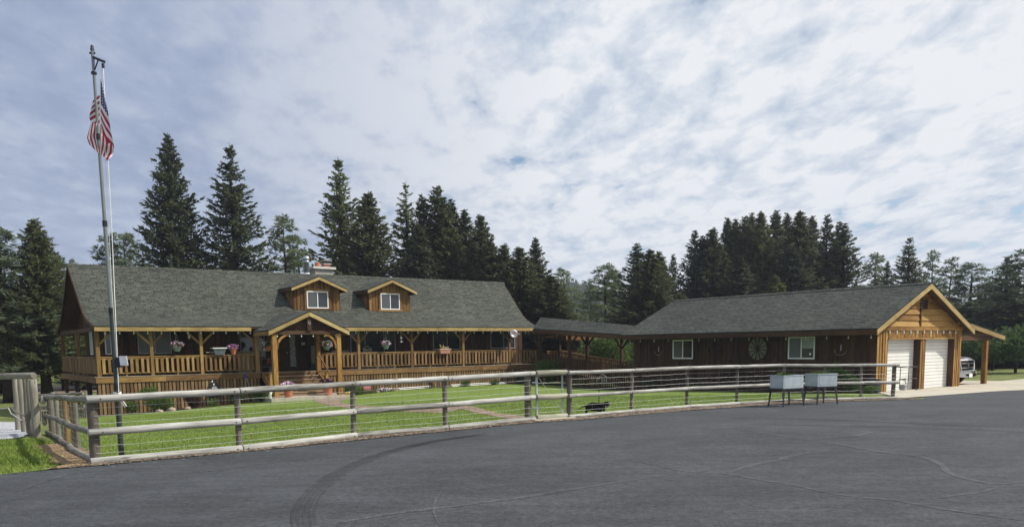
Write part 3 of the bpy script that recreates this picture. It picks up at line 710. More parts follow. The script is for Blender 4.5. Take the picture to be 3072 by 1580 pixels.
for a, b, m_ in ((.19, 2.28, M['honey']), (2.44, 4.52, M['honey']), (4.68, 7.16, M['rail']), (10.64, 12.77, M['rail']), (12.93, 16.04, M['rail']), (16.20, 19.49, M['rail']), (19.65, 22.87, M['rail']), (23.03, 25.1, M['rail'])):
    railing(a, b, mat=m_)
railing(.15, 4.92, v=.05, mat=M['rail'], along='v', st=.16); railing(5.08, 9.67, v=.05, mat=M['rail'], along='v', st=.16); railing(.2, 2.4, v=9.72, mat=M['rail'])
# windows, doors
def window(parent, plane, a0, a1, z0, z1, pos, mat, mul=None, fw=.05, out=.03, gl=None, label=None, nm='window'):
    """plane 'v': wall of constant v=pos facing -v ; plane 'u': wall of constant u=pos facing -u"""
    def bx(mb, x0, d0, c0, x1, d1, c1):
        if plane == 'v': mb.box(x0, pos - d1, c0, x1, pos - d0, c1)
        else: mb.box(pos - d1, x0, c0, pos - d0, x1, c1)
    mb = MB(); bx(mb, a0, -.02, z0, a1, out, z0 + fw); bx(mb, a0, -.02, z1 - fw, a1, out, z1); bx(mb, a0, -.02, z0 + fw, a0 + fw, out, z1 - fw); bx(mb, a1 - fw, -.02, z0 + fw, a1, out, z1 - fw)
    muls = mul if isinstance(mul, (list, tuple)) else ([mul] if mul else [])
    for q in muls: bx(mb, q - fw * .45, -.02, z0 + fw, q + fw * .45, out - .004, z1 - fw)
    o = mb.build(nm, mat, parent)
    if label: o['label'] = label
    e = [a0 + fw] + [q for q in muls] + [a1 - fw]
    for i in range(len(e) - 1):
        mb = MB(); x0 = e[i] + (fw * .45 if i else 0); x1 = e[i + 1] - (fw * .45 if i < len(e) - 2 else 0)
        bx(mb, x0, -.01, z0 + fw, x1, .008, z1 - fw); mb.build('pane', (gl[i] if gl else M['glass']), o)
    return o
V1 = 2.1 - .02
window(house, 'v', 2.22, 3.76, 1.56, 2.72, V1, M['greyframe'], None, .04, gl=[M['glass2']])
mb = MB(); mb.box(2.96, V1 - .035, 1.6, 3.01, V1, 2.68); mb.build('window_mullion', M['greyframe'], house)
window(house, 'v', .78, 1.32, 1.56, 2.75, V1, M['white'], 1.04, .045)
window(house, 'v', 7.15, 8.45, 1.3, 2.7, V1, M['greyframe'], None, .04)
window(house, 'v', 13.35, 16.2, DK + .02, 2.72, V1, M['greyframe'], [14.25, 15.45], .04)
window(house, 'v', 18.75, 20.70, 1.52, 2.68, V1, M['greyframe'], 19.75, .045)
window(house, 'v', 22.98, 24.9, 1.55, 2.68, V1, M['greyframe'], 24.0, .045)
window(house, 'u', 2.75, 3.35, 1.56, 2.75, .38, M['white'], 3.05, .045)
mb = MB(); mb.box(8.75, V1 - .03, DK + .02, 9.72, V1 + .02, 2.62); d_ = mb.build('front_door', M['door'], house)
mb = MB()
for z in (1.0, 1.75): mb.box(8.88, V1 - .045, z, 9.2, V1 - .03, z + .55); mb.box(9.28, V1 - .045, z, 9.6, V1 - .03, z + .55)
mb.build('door_panel', M['door'], d_)
mb = MB(); mb.cyl((9.63, V1 - .09, 1.5), (9.63, V1 - .03, 1.5), .03); mb.build('door_knob', M['zinc'], d_)
def leadglass():
    mt, nt, b = newmat('leaded_glass', .25, .5); v = nt.nodes.new('ShaderNodeTexVoronoi'); v.inputs['Scale'].default_value = 11; nt.links.new(objc(nt), v.inputs['Vector'])
    nt.links.new(ramp_n(nt, v.outputs['Distance'], [(.25, (.05, .055, .06)), (.45, (.30, .32, .33))]), b.inputs['Base Color']); return mt
M['lead'] = leadglass()
mb = MB(); mb.box(9.80, V1 - .02, .75, 10.12, V1, 2.5); mb.build('sidelight', M['lead'], house)
mb = MB()
for x0, x1 in ((8.66, 8.75), (9.72, 9.80), (10.12, 10.2)): mb.box(x0, V1 - .05, DK, x1, V1 + .01, 2.62)
mb.box(8.66, V1 - .05, 2.62, 10.2, V1 + .01, 2.72); mb.build('door_casing', M['darkbrown'], house)
# dormers
def dormer(ul, ur, uc, vf, zb, ze, zr, wx0, wx1, wz0, wz1, ol, orr):
    d = bpy.data.objects.new('dormer', None); COL.objects.link(d); d.parent = house
    vo = vf - .36; sl = (zr - ze) / (uc - ol)
    def zt(u): return ze + sl * (min(u, 2 * uc - u) - ol) - .02
    # face wall
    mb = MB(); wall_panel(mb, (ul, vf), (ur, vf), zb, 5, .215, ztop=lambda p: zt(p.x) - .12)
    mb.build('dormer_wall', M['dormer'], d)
    for uu, nm in ((ul, 0), (ur, 1)):
        mb = MB(); k = 7; ve = vf + 1.45
        for i in range(k):
            a = vf + (ve - vf) * i / k; b = vf + (ve - vf) * (i + 1) / k - .012
            mb.hexa([(uu, a, roofz(a) - .05), (uu + .05 * (1 if nm == 0 else -1), a, roofz(a) - .05), (uu + .05 * (1 if nm == 0 else -1), b, roofz(b) - .05), (uu, b, roofz(b) - .05),
                     (uu, a, ze), (uu + .05 * (1 if nm == 0 else -1), a, ze), (uu + .05 * (1 if nm == 0 else -1), b, ze), (uu, b, ze)])
        mb.build('dormer_cheek', M['dormer'], d)
    # roof slabs running back into the main roof
    mb = MB()
    for s_ in (0, 1):
        e = ol if s_ == 0 else orr
        def vhit(z):
            v = 1.9
            while roofz(v) < z and v < 5: v += .02
            return v + .05
        A = (e, vo, ze); B = (uc, vo, zr); C_ = (uc, vhit(zr), zr); D_ = (e, vhit(ze), ze)
        n_ = 8
        for i in range(n_):
            t0 = i / n_; t1 = (i + 1) / n_
            p = [(e + (uc - e) * t, vo, ze + (zr - ze) * t) for t in (t0, t1)]; q = [(e + (uc - e) * t, vhit(ze + (zr - ze) * t), ze + (zr - ze) * t) for t in (t0, t1)]
            L_ = math.hypot(uc - e, zr - ze)
            pts = [p[0], p[1], q[1], q[0]]; uv = [(x[1], L_ * t) for x, t in zip(pts, (t0, t1, t1, t0))]
            mb.face(pts, uv); mb.face([(x[0], x[1], x[2] - .055) for x in pts[::-1]], uv[::-1])
            mb.face([p[0], p[1], (p[1][0], p[1][1], p[1][2] - .055), (p[0][0], p[0][1], p[0][2] - .055)])
        mb.face([A, D_, (D_[0], D_[1], D_[2] - .055), (A[0], A[1], A[2] - .055)])
    mb.build('dormer_roof', M['shingle'], d, fix=False)
    mb = MB(); hh = .15
    for e, s_ in ((ol, 1), (orr, -1)):
        mb.hexa([(e, vo - .03, ze - .06 - hh), (uc, vo - .03, zr - .06 - hh), (uc, vo, zr - .06 - hh), (e, vo, ze - .06 - hh), (e, vo - .03, ze - .06), (uc, vo - .03, zr - .06), (uc, vo, zr - .06), (e, vo, ze - .06)])
    mb.build('dormer_fascia', M['fascia'], d)
    for xa in (ol, orr - .03): mb = MB(); mb.box(xa, vo + .002, ze - .21, xa + .03, vf + 1.35, ze - .06); mb.build('dormer_eave_board', M['darkbrown'], d)
    mb = MB(); mb.box(wx0 - .12, vf - .05, wz1 + .0, wx1 + .12, vf - .022, wz1 + .11); mb.box(wx0 - .13, vf - .05, wz0, wx0, vf - .022, wz1); mb.box(wx1, vf - .05, wz0, wx1 + .13, vf - .022, wz1); mb.box(wx0 - .16, vf - .07, wz0 - .1, wx1 + .16, vf - .022, wz0)
    mb.build('window_trim', M['dormer'], d)
    mb = MB()
    for i in range(7):
        a = wx0 + (wx1 - wx0) * (i + .2) / 7; mb.box(a, vf - .05, wz0 - .22, a + .1, vf - .023, wz0 - .12)
    mb.build('sill_blocks', M['dormer'], d)
    window(d, 'v', wx0, wx1, wz0, wz1, vf - .02, M['white'], (wx0 + wx1) / 2, .055, .035, gl=[M['glass2'], M['glass']])
    return d
d1_ = dormer(10.15, 12.84, 11.50, 2.12, 3.60, 4.97, 5.60, 10.89, 12.13, 3.88, 4.80, 9.92, 13.10); d1_['label'] = 'left of the two dormers, directly above the porch entry'
d2_ = dormer(14.62, 17.28, 15.95, 2.12, 3.58, 4.96, 5.60, 15.34, 16.57, 3.88, 4.80, 14.38, 17.54); d2_['label'] = 'right of the two dormers'
# entry gable
vg = -2.5; ol, orr, uc, ze, zr = 7.0, 11.13, 9.07, 2.60, 3.52
mb = MB()
for e, s_ in ((ol, 1), (orr, -1)):
    n_ = 8; L_ = math.hypot(uc - e, zr - ze)
    for i in range(n_):
        ts = (i / n_, (i + 1) / n_); pz = [ze + (zr - ze) * t for t in ts]; pu = [e + (uc - e) * t for t in ts]; q = []
        for z in pz:
            v = -.45
            while roofz(v) < z + .0 and v < 4: v += .02
            q.append(max(v + .04, -.40))
        pts = [(pu[0], vg, pz[0]), (pu[1], vg, pz[1]), (pu[1], q[1], pz[1]), (pu[0], q[0], pz[0])]; uv = [(p[1], L_ * t) for p, t in zip(pts, (ts[0], ts[1], ts[1], ts[0]))]
        mb.face(pts, uv); mb.face([(x[0], x[1], x[2] - .06) for x in pts[::-1]], uv[::-1]); mb.face([pts[0], pts[1], (pts[1][0], vg, pts[1][2] - .06), (pts[0][0], vg, pts[0][2] - .06)])
    mb.face([(e, vg, ze), (e, -.3, ze), (e, -.3, ze - .06), (e, vg, ze - .06)])
er = mb.build('entry_roof', M['shingle'], house, fix=False)
mb = MB()
for e in (ol, orr):
    mb.hexa([(e, vg - .035, ze - .25), (uc, vg - .035, zr - .25), (uc, vg, zr - .25), (e, vg, ze - .25), (e, vg - .035, ze - .063), (uc, vg - .035, zr - .063), (uc, vg, zr - .063), (e, vg, ze - .063)])
mb.build('entry_fascia', M['fascia'], house)
for xa in (ol, orr - .035): mb = MB(); mb.box(xa, vg + .002, ze - .25, xa + .035, -.46, ze - .063); mb.build('entry_eave_board', M['honey'], house)
ep = []
for u, sg in ((7.33, 1), (10.62, -1)):
    mb = MB(); mb.box(u - .11, vg + .12, -.62, u + .11, vg + .34, 2.42); o = mb.build('entry_post', M['amber'], house)
    # curved bracket
    pts = []; mb = MB()
    for i in range(7):
        th = math.radians(90 * i / 6); pts.append((u + sg * (.12 + .62 * (1 - math.cos(th))), vg + .22, 1.70 + .68 * math.sin(th)))
    for p, q in zip(pts, pts[1:]): mb.bar(p, q, .10, .13, (0, 1, 0))
    mb.build('curved_bracket', M['amber'], o)
mb = MB(); mb.box(7.1, vg + .13, 2.40, 10.85, vg + .30, 2.57); mb.box(7.25, vg + .32, 2.42, 7.42, 0, 2.57); mb.box(10.53, vg + .32, 2.42, 10.7, 0, 2.57); mb.build('entry_beam', M['brown'], house)
mb = MB(); wall_panel(mb, (7.35, vg + .36), (10.8, vg + .36), 2.56, 3, .3, ztop=lambda p: ze + (zr - ze) / (uc - ol) * (min(p.x, 2 * uc - p.x) - ol) - .12)
mb.build('entry_gable_boards', M['darkbrown'], house)
mb = MB(); mb.box(8.97, vg + .05, 2.575, 9.17, vg + .13, 3.26); kp = mb.build('king_post', M['brown'], house)
def text_obj(name, body, size, parent, loc, rot, mat, ext=.004, align='CENTER'):
    cu = bpy.data.curves.new(name, 'FONT'); cu.body = body; cu.size = size; cu.extrude = ext; cu.align_x = align; cu.align_y = 'CENTER'
    o = bpy.data.objects.new(name, cu); COL.objects.link(o); dg = bpy.context.evaluated_depsgraph_get(); me = bpy.data.meshes.new_from_object(o.evaluated_get(dg)); me.name = name
    bpy.data.objects.remove(o); me.materials.clear(); me.materials.append(mat); o = bpy.data.objects.new(name, me); COL.objects.link(o); o.parent = parent; o.location = loc; o.rotation_euler = rot; return o
text_obj('letter', 'G', .21, kp, (9.07, vg + .045, 2.95), (math.pi / 2, 0, 0), M['chair'])
# stairs and slab
NS = 6; zt0 = DK; zb0 = -.62
for i in range(1, NS):
    z = zt0 - (zt0 - zb0) * i / NS; v = -.02 - .27 * i
    mb = MB(); mb.box(7.55, v, z - .045, 10.38, v + .29, z); mb.build('stair_tread', M['tread'], house)
    mb = MB(); mb.box(7.57, v + .03, z - .20, 10.36, v + .055, z - .047); mb.build('stair_riser', M['rail'], house)
mb = MB(); mb.box(7.57, -.02, DK - .2, 10.36, .01, DK - .04); mb.build('stair_riser', M['rail'], house)
for u in (7.5, 10.43):
    mb = MB(); mb.bar((u, .02, DK - .12), (u, -1.66, -.60), .05, .28); mb.build('stair_stringer', M['amber'], house)
    mb = MB(); mb.box(u - .06, -1.2, -.62, u + .06, -1.08, .62); o = mb.build('stair_post', M['amber'], house)
    if u > 9: mb = MB(); mb.bar((u + .05, -.1, 1.42), (u + .05, -1.45, .42), .045, .07); mb.build('handrail', M['rail'], house)
q0 = W(7, -2.5)
mb = MB(); mb.box(6.95, -2.62, -1.1, 11.0, -.1, -.62); mb.build('entry_slab', M['slab'], house)
# chimney, stove pipe
mb = MB(); mb.box(13.12, 6.0, 4.2, 14.27, 6.9, 6.40); ch = mb.build('chimney', M['block'], house)
mb = MB(); mb.box(12.98, 5.88, 6.40, 14.41, 7.02, 6.53); mb.build('chimney_cap', M['blockcap'], ch)
mb = MB(); mb.cyl((13.45, 6.4, 6.53), (13.45, 6.4, 6.80), .16, n=14); mb.build('clay_flue', M['flue'], ch)
mb = MB(); mb.box(13.85, 6.25, 6.53, 14.2, 6.6, 6.72); f_ = mb.build('clay_flue', M['flue'], ch)
mb = MB(); mb.box(13.84, 6.24, 6.75, 14.21, 6.61, 6.93); mb.build('spark_screen', M['darkmetal'], f_)
mb = MB(); mb.box(13.78, 6.18, 6.72, 14.27, 6.67, 6.75); mb.box(13.78, 6.18, 6.93, 14.27, 6.67, 6.96); mb.build('flue_lid', M['blockcap'], f_)
mb = MB(); mb.lathe([(.155, 5.3), (.155, 6.72), (.17, 6.73), (.17, 6.80), (.15, 6.82), (.15, 6.86), (.19, 6.88), (.19, 6.98), (.15, 7.08), (.05, 7.12), (0, 7.12)], 18, (12.6, 6, 0)); sp_ = mb.build('stove_pipe', M['zinc'], house, smooth=True)
mb = MB(); mb.lathe([(.2, 6.02), (.2, 6.06), (.16, 6.12), (.16, 6.02)], 16, (12.6, 6, 0)); mb.build('pipe_collar', M['white'], sp_)

# ------------------------------------------------------------------ covered walkway
walk = hthing('covered_walkway', 'open covered ramp walkway with shingle roof joining the house and the garage', 'walkway', 0, 0, 0)
E0 = (24.45, -.42, 2.75); E1 = (24.15, -8.9, 2.22); R0 = (25.55, .2, 3.46); R1 = (25.02, -8.66, 2.70); B0 = (26.9, -.42, 2.75); B1 = (26.3, -8.9, 2.22)
mb = MB()
for a, b, c, d in ((E0, E1, R1, R0), (R0, R1, B1, B0)):
    L_ = 1.35; pts = [a, b, c, d]; uv = [(p[1], y) for p, y in zip(pts, (0, 0, L_, L_))]
    mb.face(pts, uv); mb.face([(p[0], p[1], p[2] - .07) for p in pts[::-1]], uv[::-1])
mb.face([E0, E1, (E1[0], E1[1], E1[2] - .07), (E0[0], E0[1], E0[2] - .07)])
mb.build('roof', M['shingle2'], walk, fix=False)
mb = MB(); mb.bar((24.43, -.45, 2.60), (24.13, -8.9, 2.06), .04, .2); mb.bar((26.88, -.45, 2.60), (26.28, -8.9, 2.06), .04, .2); mb.build('eave_board', M['darkbrown'], walk)
mb = MB(); mb.bar((24.75, -.3, 2.52), (24.6, -8.8, 2.02), .14, .18); mb.bar((26.3, -.3, 2.52), (26.1, -8.8, 2.02), .14, .18); mb.build('beam', M['darkbrown'], walk)
for u, v in ((24.72, -.7), (24.72, -3.55), (26.25, -.8), (26.25, -3.4), (26.2, -6.4)):
    q = W(u, v); zt_ = 2.50 - .06 * (-v); mb = MB(); mb.box(u - .075, v - .075, gz(q.x, q.y) - .1, u + .075, v + .075, zt_); o = mb.build('walkway_post', M['brown'], walk)
    for s_ in (-1, 1):
        mb = MB(); mb.bar((u, v + s_ * .06, zt_ - .6), (u, v + s_ * .66, zt_ - .02 - s_ * -.03), .08, .09); mb.build('brace', M['brown'], o)
def ramp_fence(u, v0, z0, v1, z1, nm='ramp_railing', mat=M['darkbrown'], low=1.45):
    mb = MB(); mb.bar((u, v0, z0), (u, v1, z1), .10, .05); mb.bar((u, v0, z0 - .72), (u, v1, z1 - .72), .05, .07); k = int(abs(v1 - v0) / .17)
    for i in range(k):
        t = (i + .5) / k; v = v0 + (v1 - v0) * t; z = z0 + (z1 - z0) * t; q = W(u, v); mb.box(u - .045, v - .055, max(gz(q.x, q.y) + .02, z - low), u - .02, v + .055, z - .03)
    return mb.build(nm, mat, walk)
ramp_fence(24.82, -.75, 1.22, -3.4, .92); ramp_fence(24.82, -3.7, .90, -8.5, .49)
ramp_fence(26.3, -.9, 1.35, -3.3, 1.05, mat=M['rail'], low=.8); ramp_fence(26.3, -3.5, 1.02, -8.5, .55, mat=M['rail'], low=.8)
mb = MB(); mb.hexa([(24.9, -8.6, -.72), (26.2, -8.6, -.72), (26.2, .1, DK - .12), (24.9, .1, DK - .12), (24.9, -8.6, -.62), (26.2, -8.6, -.62), (26.2, .1, DK - .02), (24.9, .1, DK - .02)]); mb.build('ramp', M['tread'], walk)
for v in (-.75, -3.55, -6.1, -8.5):
    mb = MB(); q = W(24.82, v); mb.box(24.76, v - .06, gz(q.x, q.y) - .1, 24.88, v + .06, 1.26 + (v + .75) * .094); mb.build('ramp_post', M['darkbrown'], walk)
# rear porch glimpsed under the walkway roof
mb = MB(); mb.box(27.6, .2, 2.22, 31.5, 3.2, 2.30); mb.box(27.6, .15, 2.02, 31.5, .2, 2.32); mb.build('rear_porch_ceiling', M['orange'], walk)
for u in (27.9, 29.9): mb = MB(); mb.box(u, .3, -.7, u + .16, .46, 2.2); mb.build('rear_porch_post', M['orange'], walk)
mb = MB(); mb.box(26.6, .9, 1.30, 31.5, 1.0, 1.35)
for i in range(20): mb.box(26.7 + i * .24, .93, .5, 26.82 + i * .24, .97, 1.3)
mb.build('rear_railing', M['orange'], walk)

# ------------------------------------------------------------------ garage
gar = hthing('garage', 'timber two-door garage with grey shingle roof, honey pine gable and a lean-to carport', 'garage', 0, 0, 0)
GF = -22.54; GB = -8.75; GL = 24.82; GR = 31.95; EL = 24.0; ER = 32.15; RU = 28.1; EZ = 2.20; RIZ = 4.10; FO = -22.99; FB = -8.62; FL0 = -.44
def gz_top(u): return EZ + (RIZ - EZ) / (RU - EL) * (min(u, 2 * RU - u) - EL)
mb = MB()
for (a, za, b, zb, fl) in ((EL, EZ, RU, RIZ, 1), (RU, RIZ, ER, EZ, -1)):
    L_ = math.hypot(b - a, zb - za); pts = [(a, FO, za), (b, FO, zb), (b, FB, zb), (a, FB, za)]
    vv = (0, L_, L_, 0) if fl > 0 else (L_, 0, 0, L_); uv = [(p[1], y) for p, y in zip(pts, vv)]
    mb.face(pts, uv); mb.face([(p[0], p[1], p[2] - .06) for p in pts[::-1]], uv[::-1])
    mb.face([(a, FO, za - .06), (b, FO, zb - .06), (b, FO, zb), (a, FO, za)]); mb.face([(b, FB, zb - .06), (a, FB, za - .06), (a, FB, za), (b, FB, zb)])
mb.face([(EL, FO, EZ), (EL, FB, EZ), (EL, FB, EZ - .06), (EL, FO, EZ - .06)])
groof = mb.build('roof', M['shingle2'], gar, fix=False)
mb = MB(); mb.prism([(RU - .18, RIZ - .06), (RU, RIZ + .03), (RU + .18, RIZ - .06), (RU, RIZ - .02)], FO - .01, FB + .01, 'y'); mb.build('ridge_cap', M['shingle2'], gar)
mb = MB(); mb.box(EL, FO + .04, EZ - .26, EL + .03, FB, EZ - .063); mb.box(EL + .03, FO + .04, EZ - .10, GL, FB - .1, EZ - .075); mb.build('eave_board', M['darkbrown'], gar)
mb = MB(); hh = .20
for e, c in ((EL - .02, RU), (ER + .02, RU)):
    for v in (FO,):
        zE = EZ - .01; mb.hexa([(e, v - .02, zE - .06 - hh), (c, v - .02, RIZ - .06 - hh), (c, v + .02, RIZ - .06 - hh), (e, v + .02, zE - .06 - hh), (e, v - .02, zE - .05), (c, v - .02, RIZ - .055), (c, v + .02, RIZ - .055), (e, v + .02, zE - .05)])
mb.build('gable_fascia', M['fascia'], gar)
# soffit under the front overhang
mb = MB()
for e in (EL, ER):
    s_ = 1 if e < RU else -1
    mb.hexa([(e + .03 * s_, FO + .02, EZ - .10), (RU, FO + .02, RIZ - .10), (RU, GF + .05, RIZ - .10), (e + .03 * s_, GF + .05, EZ - .10), (e + .03 * s_, FO + .02, EZ - .07), (RU, FO + .02, RIZ - .07), (RU, GF + .05, RIZ - .07), (e + .03 * s_, GF + .05, EZ - .07)])
mb.build('soffit', M['brown'], gar)
mb = MB(); wall_panel(mb, (GL, GB), (GL, GF), -.95, EZ - .02, .245); mb.build('side_wall', M['brown'], gar)
mb = MB(); wall_panel(mb, (GR, GF), (GR, GB), -.7, EZ - .02, .3); wall_panel(mb, (GR, GB), (GL, GB), -1., 4, .3, ztop=lambda p: gz_top(p.x) - .1); mb.build('rear_wall', M['brown'], gar)
# front wall: piers beside the doors
D1L, D1R, D2L, D2R, DZ = 25.64, 28.26, 28.72, 31.30, 1.74
mb = MB(); wall_panel(mb, (GL, GF), (D1L, GF), -.44, 2.10, .21); mb.build('front_wall', M['amber'], gar)
mb = MB(); wall_panel(mb, (D1R, GF), (D2L, GF), -.44, 1.98, .235); mb.build('front_wall', M['amber'], gar)
mb = MB(); wall_panel(mb, (D2R, GF), (GR, GF), -.44, 2.10, .16); mb.build('front_wall', M['amber'], gar)
# short board row above the doors with ledger boards
mb = MB()
k = 19
for i in range(k):
    a = D1L + (D2R - D1L) * i / k; mb.box(a + .03, GF - .035, DZ + .09, a + (D2R - D1L) / k - .04, GF - .012, 2.09)
mb.box(D1L, GF - .02, DZ, D2R, GF + .05, 2.09); mb.box(D1L - .02, GF - .05, DZ + .0, D2R + .02, GF - .02, DZ + .07)
mb.build('header_boards', M['amber'], gar)
mb = MB(); mb.box(GL - .02, GF - .06, 1.985, GR + .02, GF + .02, 2.17) if False else mb.box(GL - .0, GF - .06, 2.102, GR + .0, GF + .03, 2.27); mb.build('ledger_board', M['amber'], gar)
# horizontal gable boards split by a central batten
mb = MB(); z = 2.28; h_ = .255
while z < RIZ - .35:
    zt = min(z + h_ - .008, RIZ - .2)
    def uat(zz): return EL + (zz + .16 - EZ) / (RIZ - EZ) * (RU - EL)
    a0, a1 = max(uat(z), GL - .3), max(uat(zt), GL - .3); b0, b1 = 2 * RU - a0, 2 * RU - a1
    b0 = min(b0, GR + .1); b1 = min(b1, GR + .1); tl = .045
    for (p, q, r_, s_) in ((a0, RU - .04, RU - .04, a1), (RU + .04, b0, b1, RU + .04)):
        if q > p and r_ > s_:
            mb.hexa([(p, GF - .05, z), (q, GF - .05, z), (q, GF, z), (p, GF, z), (s_, GF - .05 + tl, zt), (r_, GF - .05 + tl, zt), (r_, GF, zt), (s_, GF, zt)])
    z += h_
mb.build('gable_boards', M['amber'], gar)
mb = MB(); mb.box(RU - .045, GF - .07, 2.28, RU + .045, GF - .02, RIZ - .36); mb.box(RU + .045, GF - .062, 3.34, RU + .13, GF - .02, 3.40); mb.build('gable_batten', M['brown'], gar)
mb = MB(); mb.box(RU + .14, GF - .075, 3.02, RU + .5, GF - .02, 3.44)
gv = mb.build('gable_vent', M['brown'], gar)
mb = MB()
for i in range(6): mb.hexa([(RU + .17, GF - .10, 3.05 + i * .06), (RU + .47, GF - .10, 3.05 + i * .06), (RU + .47, GF - .076, 3.09 + i * .06), (RU + .17, GF - .076, 3.09 + i * .06), (RU + .17, GF - .10, 3.06 + i * .06), (RU + .47, GF - .10, 3.06 + i * .06), (RU + .47, GF - .076, 3.10 + i * .06), (RU + .17, GF - .076, 3.10 + i * .06)])
mb.build('louvre', M['interior'], gv)
for a, b in ((D1L, D1R), (D2L, D2R)):
    mb = MB(); n_ = 15; z0 = -.43; hgt = (DZ - z0) / n_
    for i in range(n_):
        mb.hexa([(a, GF + .284, z0 + i * hgt + .016), (b, GF + .284, z0 + i * hgt + .016), (b, GF + .33, z0 + i * hgt), (a, GF + .33, z0 + i * hgt), (a, GF + .29, z0 + (i + 1) * hgt), (b, GF + .29, z0 + (i + 1) * hgt), (b, GF + .33, z0 + (i + 1) * hgt), (a, GF + .33, z0 + (i + 1) * hgt)])
    mb.box(a, GF + .325, z0, b, GF + .36, DZ)
    o = mb.build('garage_door', M['doorwhite'], gar)
    mb = MB(); mb.box(a, GF + .28, z0, b, GF + .30, z0 + .012); mb.build('door_seal', M['rubber'], o)
    mb = MB(); mb.box(a - .05, GF + .0, -.44, a, GF + .35, DZ + .02); mb.box(b, GF + .0, -.44, b + .05, GF + .35, DZ + .02); mb.box(a, GF + .06, DZ, b, GF + .35, DZ + .04); mb.build('door_jamb', M['brown'], gar)
# windows of the side wall
V_ = GL - .024
window(gar, 'u', -12.92, -11.58, .93, 1.89, V_, M['white'], -12.25, .06, .03, gl=[M['glass'], M['glass2']])
window(gar, 'u', -19.74, -18.40, .95, 1.93, V_, M['white'], -19.07, .06, .03, gl=[M['glass'], M['glass2']])
for a, b in ((-12.92, -11.58), (-19.74, -18.40)):
    mb = MB(); mb.box(V_ - .02, a - .11, .82, V_ + .02, b + .11, .935); mb.box(V_ - .02, a - .11, .94, V_ + .02, a - .005, 1.9); mb.box(V_ - .02, b + .005, .94, V_ + .02, b + .11, 1.9); mb.build('window_trim', M['brown'], gar)
mb = MB(); mb.box(V_ - .014, -19.66, 1.42, V_ - .011, -19.12, 1.85); mb.build('window_blind', plain('blind', (.30, .33, .30), .9), gar)
mb = MB(); mb.lathe([(0, 0), (.05, 0), (.05, .004), (0, .004)], 10); st_ = mb.build('window_sticker', M['white'], gar); st_.location = (V_ - .02, -19.52, 1.17); st_.rotation_euler = (0, -math.pi / 2, 0)
# carport lean-to
mb = MB(); c0 = (31.6, 2.62); c1 = (36.1, 1.90); f0, b0 = FO + .35, -14.2
pts = [(c0[0], f0, c0[1]), (c1[0], f0, c1[1]), (c1[0], b0, c1[1]), (c0[0], b0, c0[1])]; uv = [(p[1], y) for p, y in zip(pts, (0, 4.5, 4.5, 0))]
mb.face(pts, uv); mb.face([(p[0], p[1], p[2] - .06) for p in pts[::-1]], uv[::-1]); mb.face([(c1[0], f0, c1[1]), (c1[0], b0, c1[1]), (c1[0], b0, c1[1] - .06), (c1[0], f0, c1[1] - .06)][::-1]); mb.face([pts[0], pts[1], (c1[0], f0, c1[1] - .06), (c0[0], f0, c0[1] - .06)])
mb.build('carport_roof', M['shingle2'], gar, fix=False)
mb = MB(); mb.hexa([(c0[0] - .3, f0 - .03, c0[1] - .20), (c1[0], f0 - .03, c1[1] - .25), (c1[0], f0, c1[1] - .25), (c0[0] - .3, f0, c0[1] - .20), (c0[0] - .3, f0 - .03, c0[1] - .02), (c1[0], f0 - .03, c1[1] - .063), (c1[0], f0, c1[1] - .063), (c0[0] - .3, f0, c0[1] - .02)]); mb.build('carport_fascia', M['fascia'], gar)
mb = MB(); mb.hexa([(c0[0], f0 + .01, c0[1] - .12), (c1[0] - .02, f0 + .01, c1[1] - .12), (c1[0] - .02, b0, c1[1] - .12), (c0[0], b0, c0[1] - .12), (c0[0], f0 + .01, c0[1] - .07), (c1[0] - .02, f0 + .01, c1[1] - .07), (c1[0] - .02, b0, c1[1] - .07), (c0[0], b0, c0[1] - .07)]); mb.build('carport_ceiling', M['brown'], gar)
mb = MB(); mb.box(32.0, GF + .05, 1.66, 35.2, GF + .25, 1.88); mb.box(34.5, GF + .25, 1.66, 34.7, b0, 1.86); mb.build('carport_beam', M['darkbrown'], gar)
for v in (GF + .02, -18.4, -14.4):
    mb = MB(); mb.box(34.53, v, -.5, 34.73, v + .2, 1.66); mb.build('carport_post', M['amber'] if v < -22 else M['brown'], gar)

# ------------------------------------------------------------------ log fences
def logpts(a, b, r, seg=5, wob=.012):
    a = Vector(a); b = Vector(b); out = []
    for i in range(seg + 1):
        t = i / seg; out.append(a + (b - a) * t + Vector((ru(-wob, wob), ru(-wob, wob), ru(-wob, wob))) * (1 if 0 < i < seg else 0))
    return out
def log(name, parent, a, b, r0, r1, mat, wob=.004, n=14):
    mb = MB(); p = logpts(a, b, r0, 6, wob); k = len(p); a = Vector(a); b = Vector(b); d = (b - a).normalized()
    pts = [p[0]] + [p[0] + d * .012] + p[1:-1] + [p[-1] - d * .012] + [p[-1]]; q = len(pts)
    rr = [(r0 + (r1 - r0) * i / (q - 1)) * (1 + ru(-.015, .015)) for i in range(q)]; rr[0] *= .93; rr[-1] *= .93
    mb.tube(pts, rr, n); o = mb.build(name, mat, parent)
    o.data.polygons.foreach_set('use_smooth', [len(f.vertices) == 4 for f in o.data.polygons]); return o
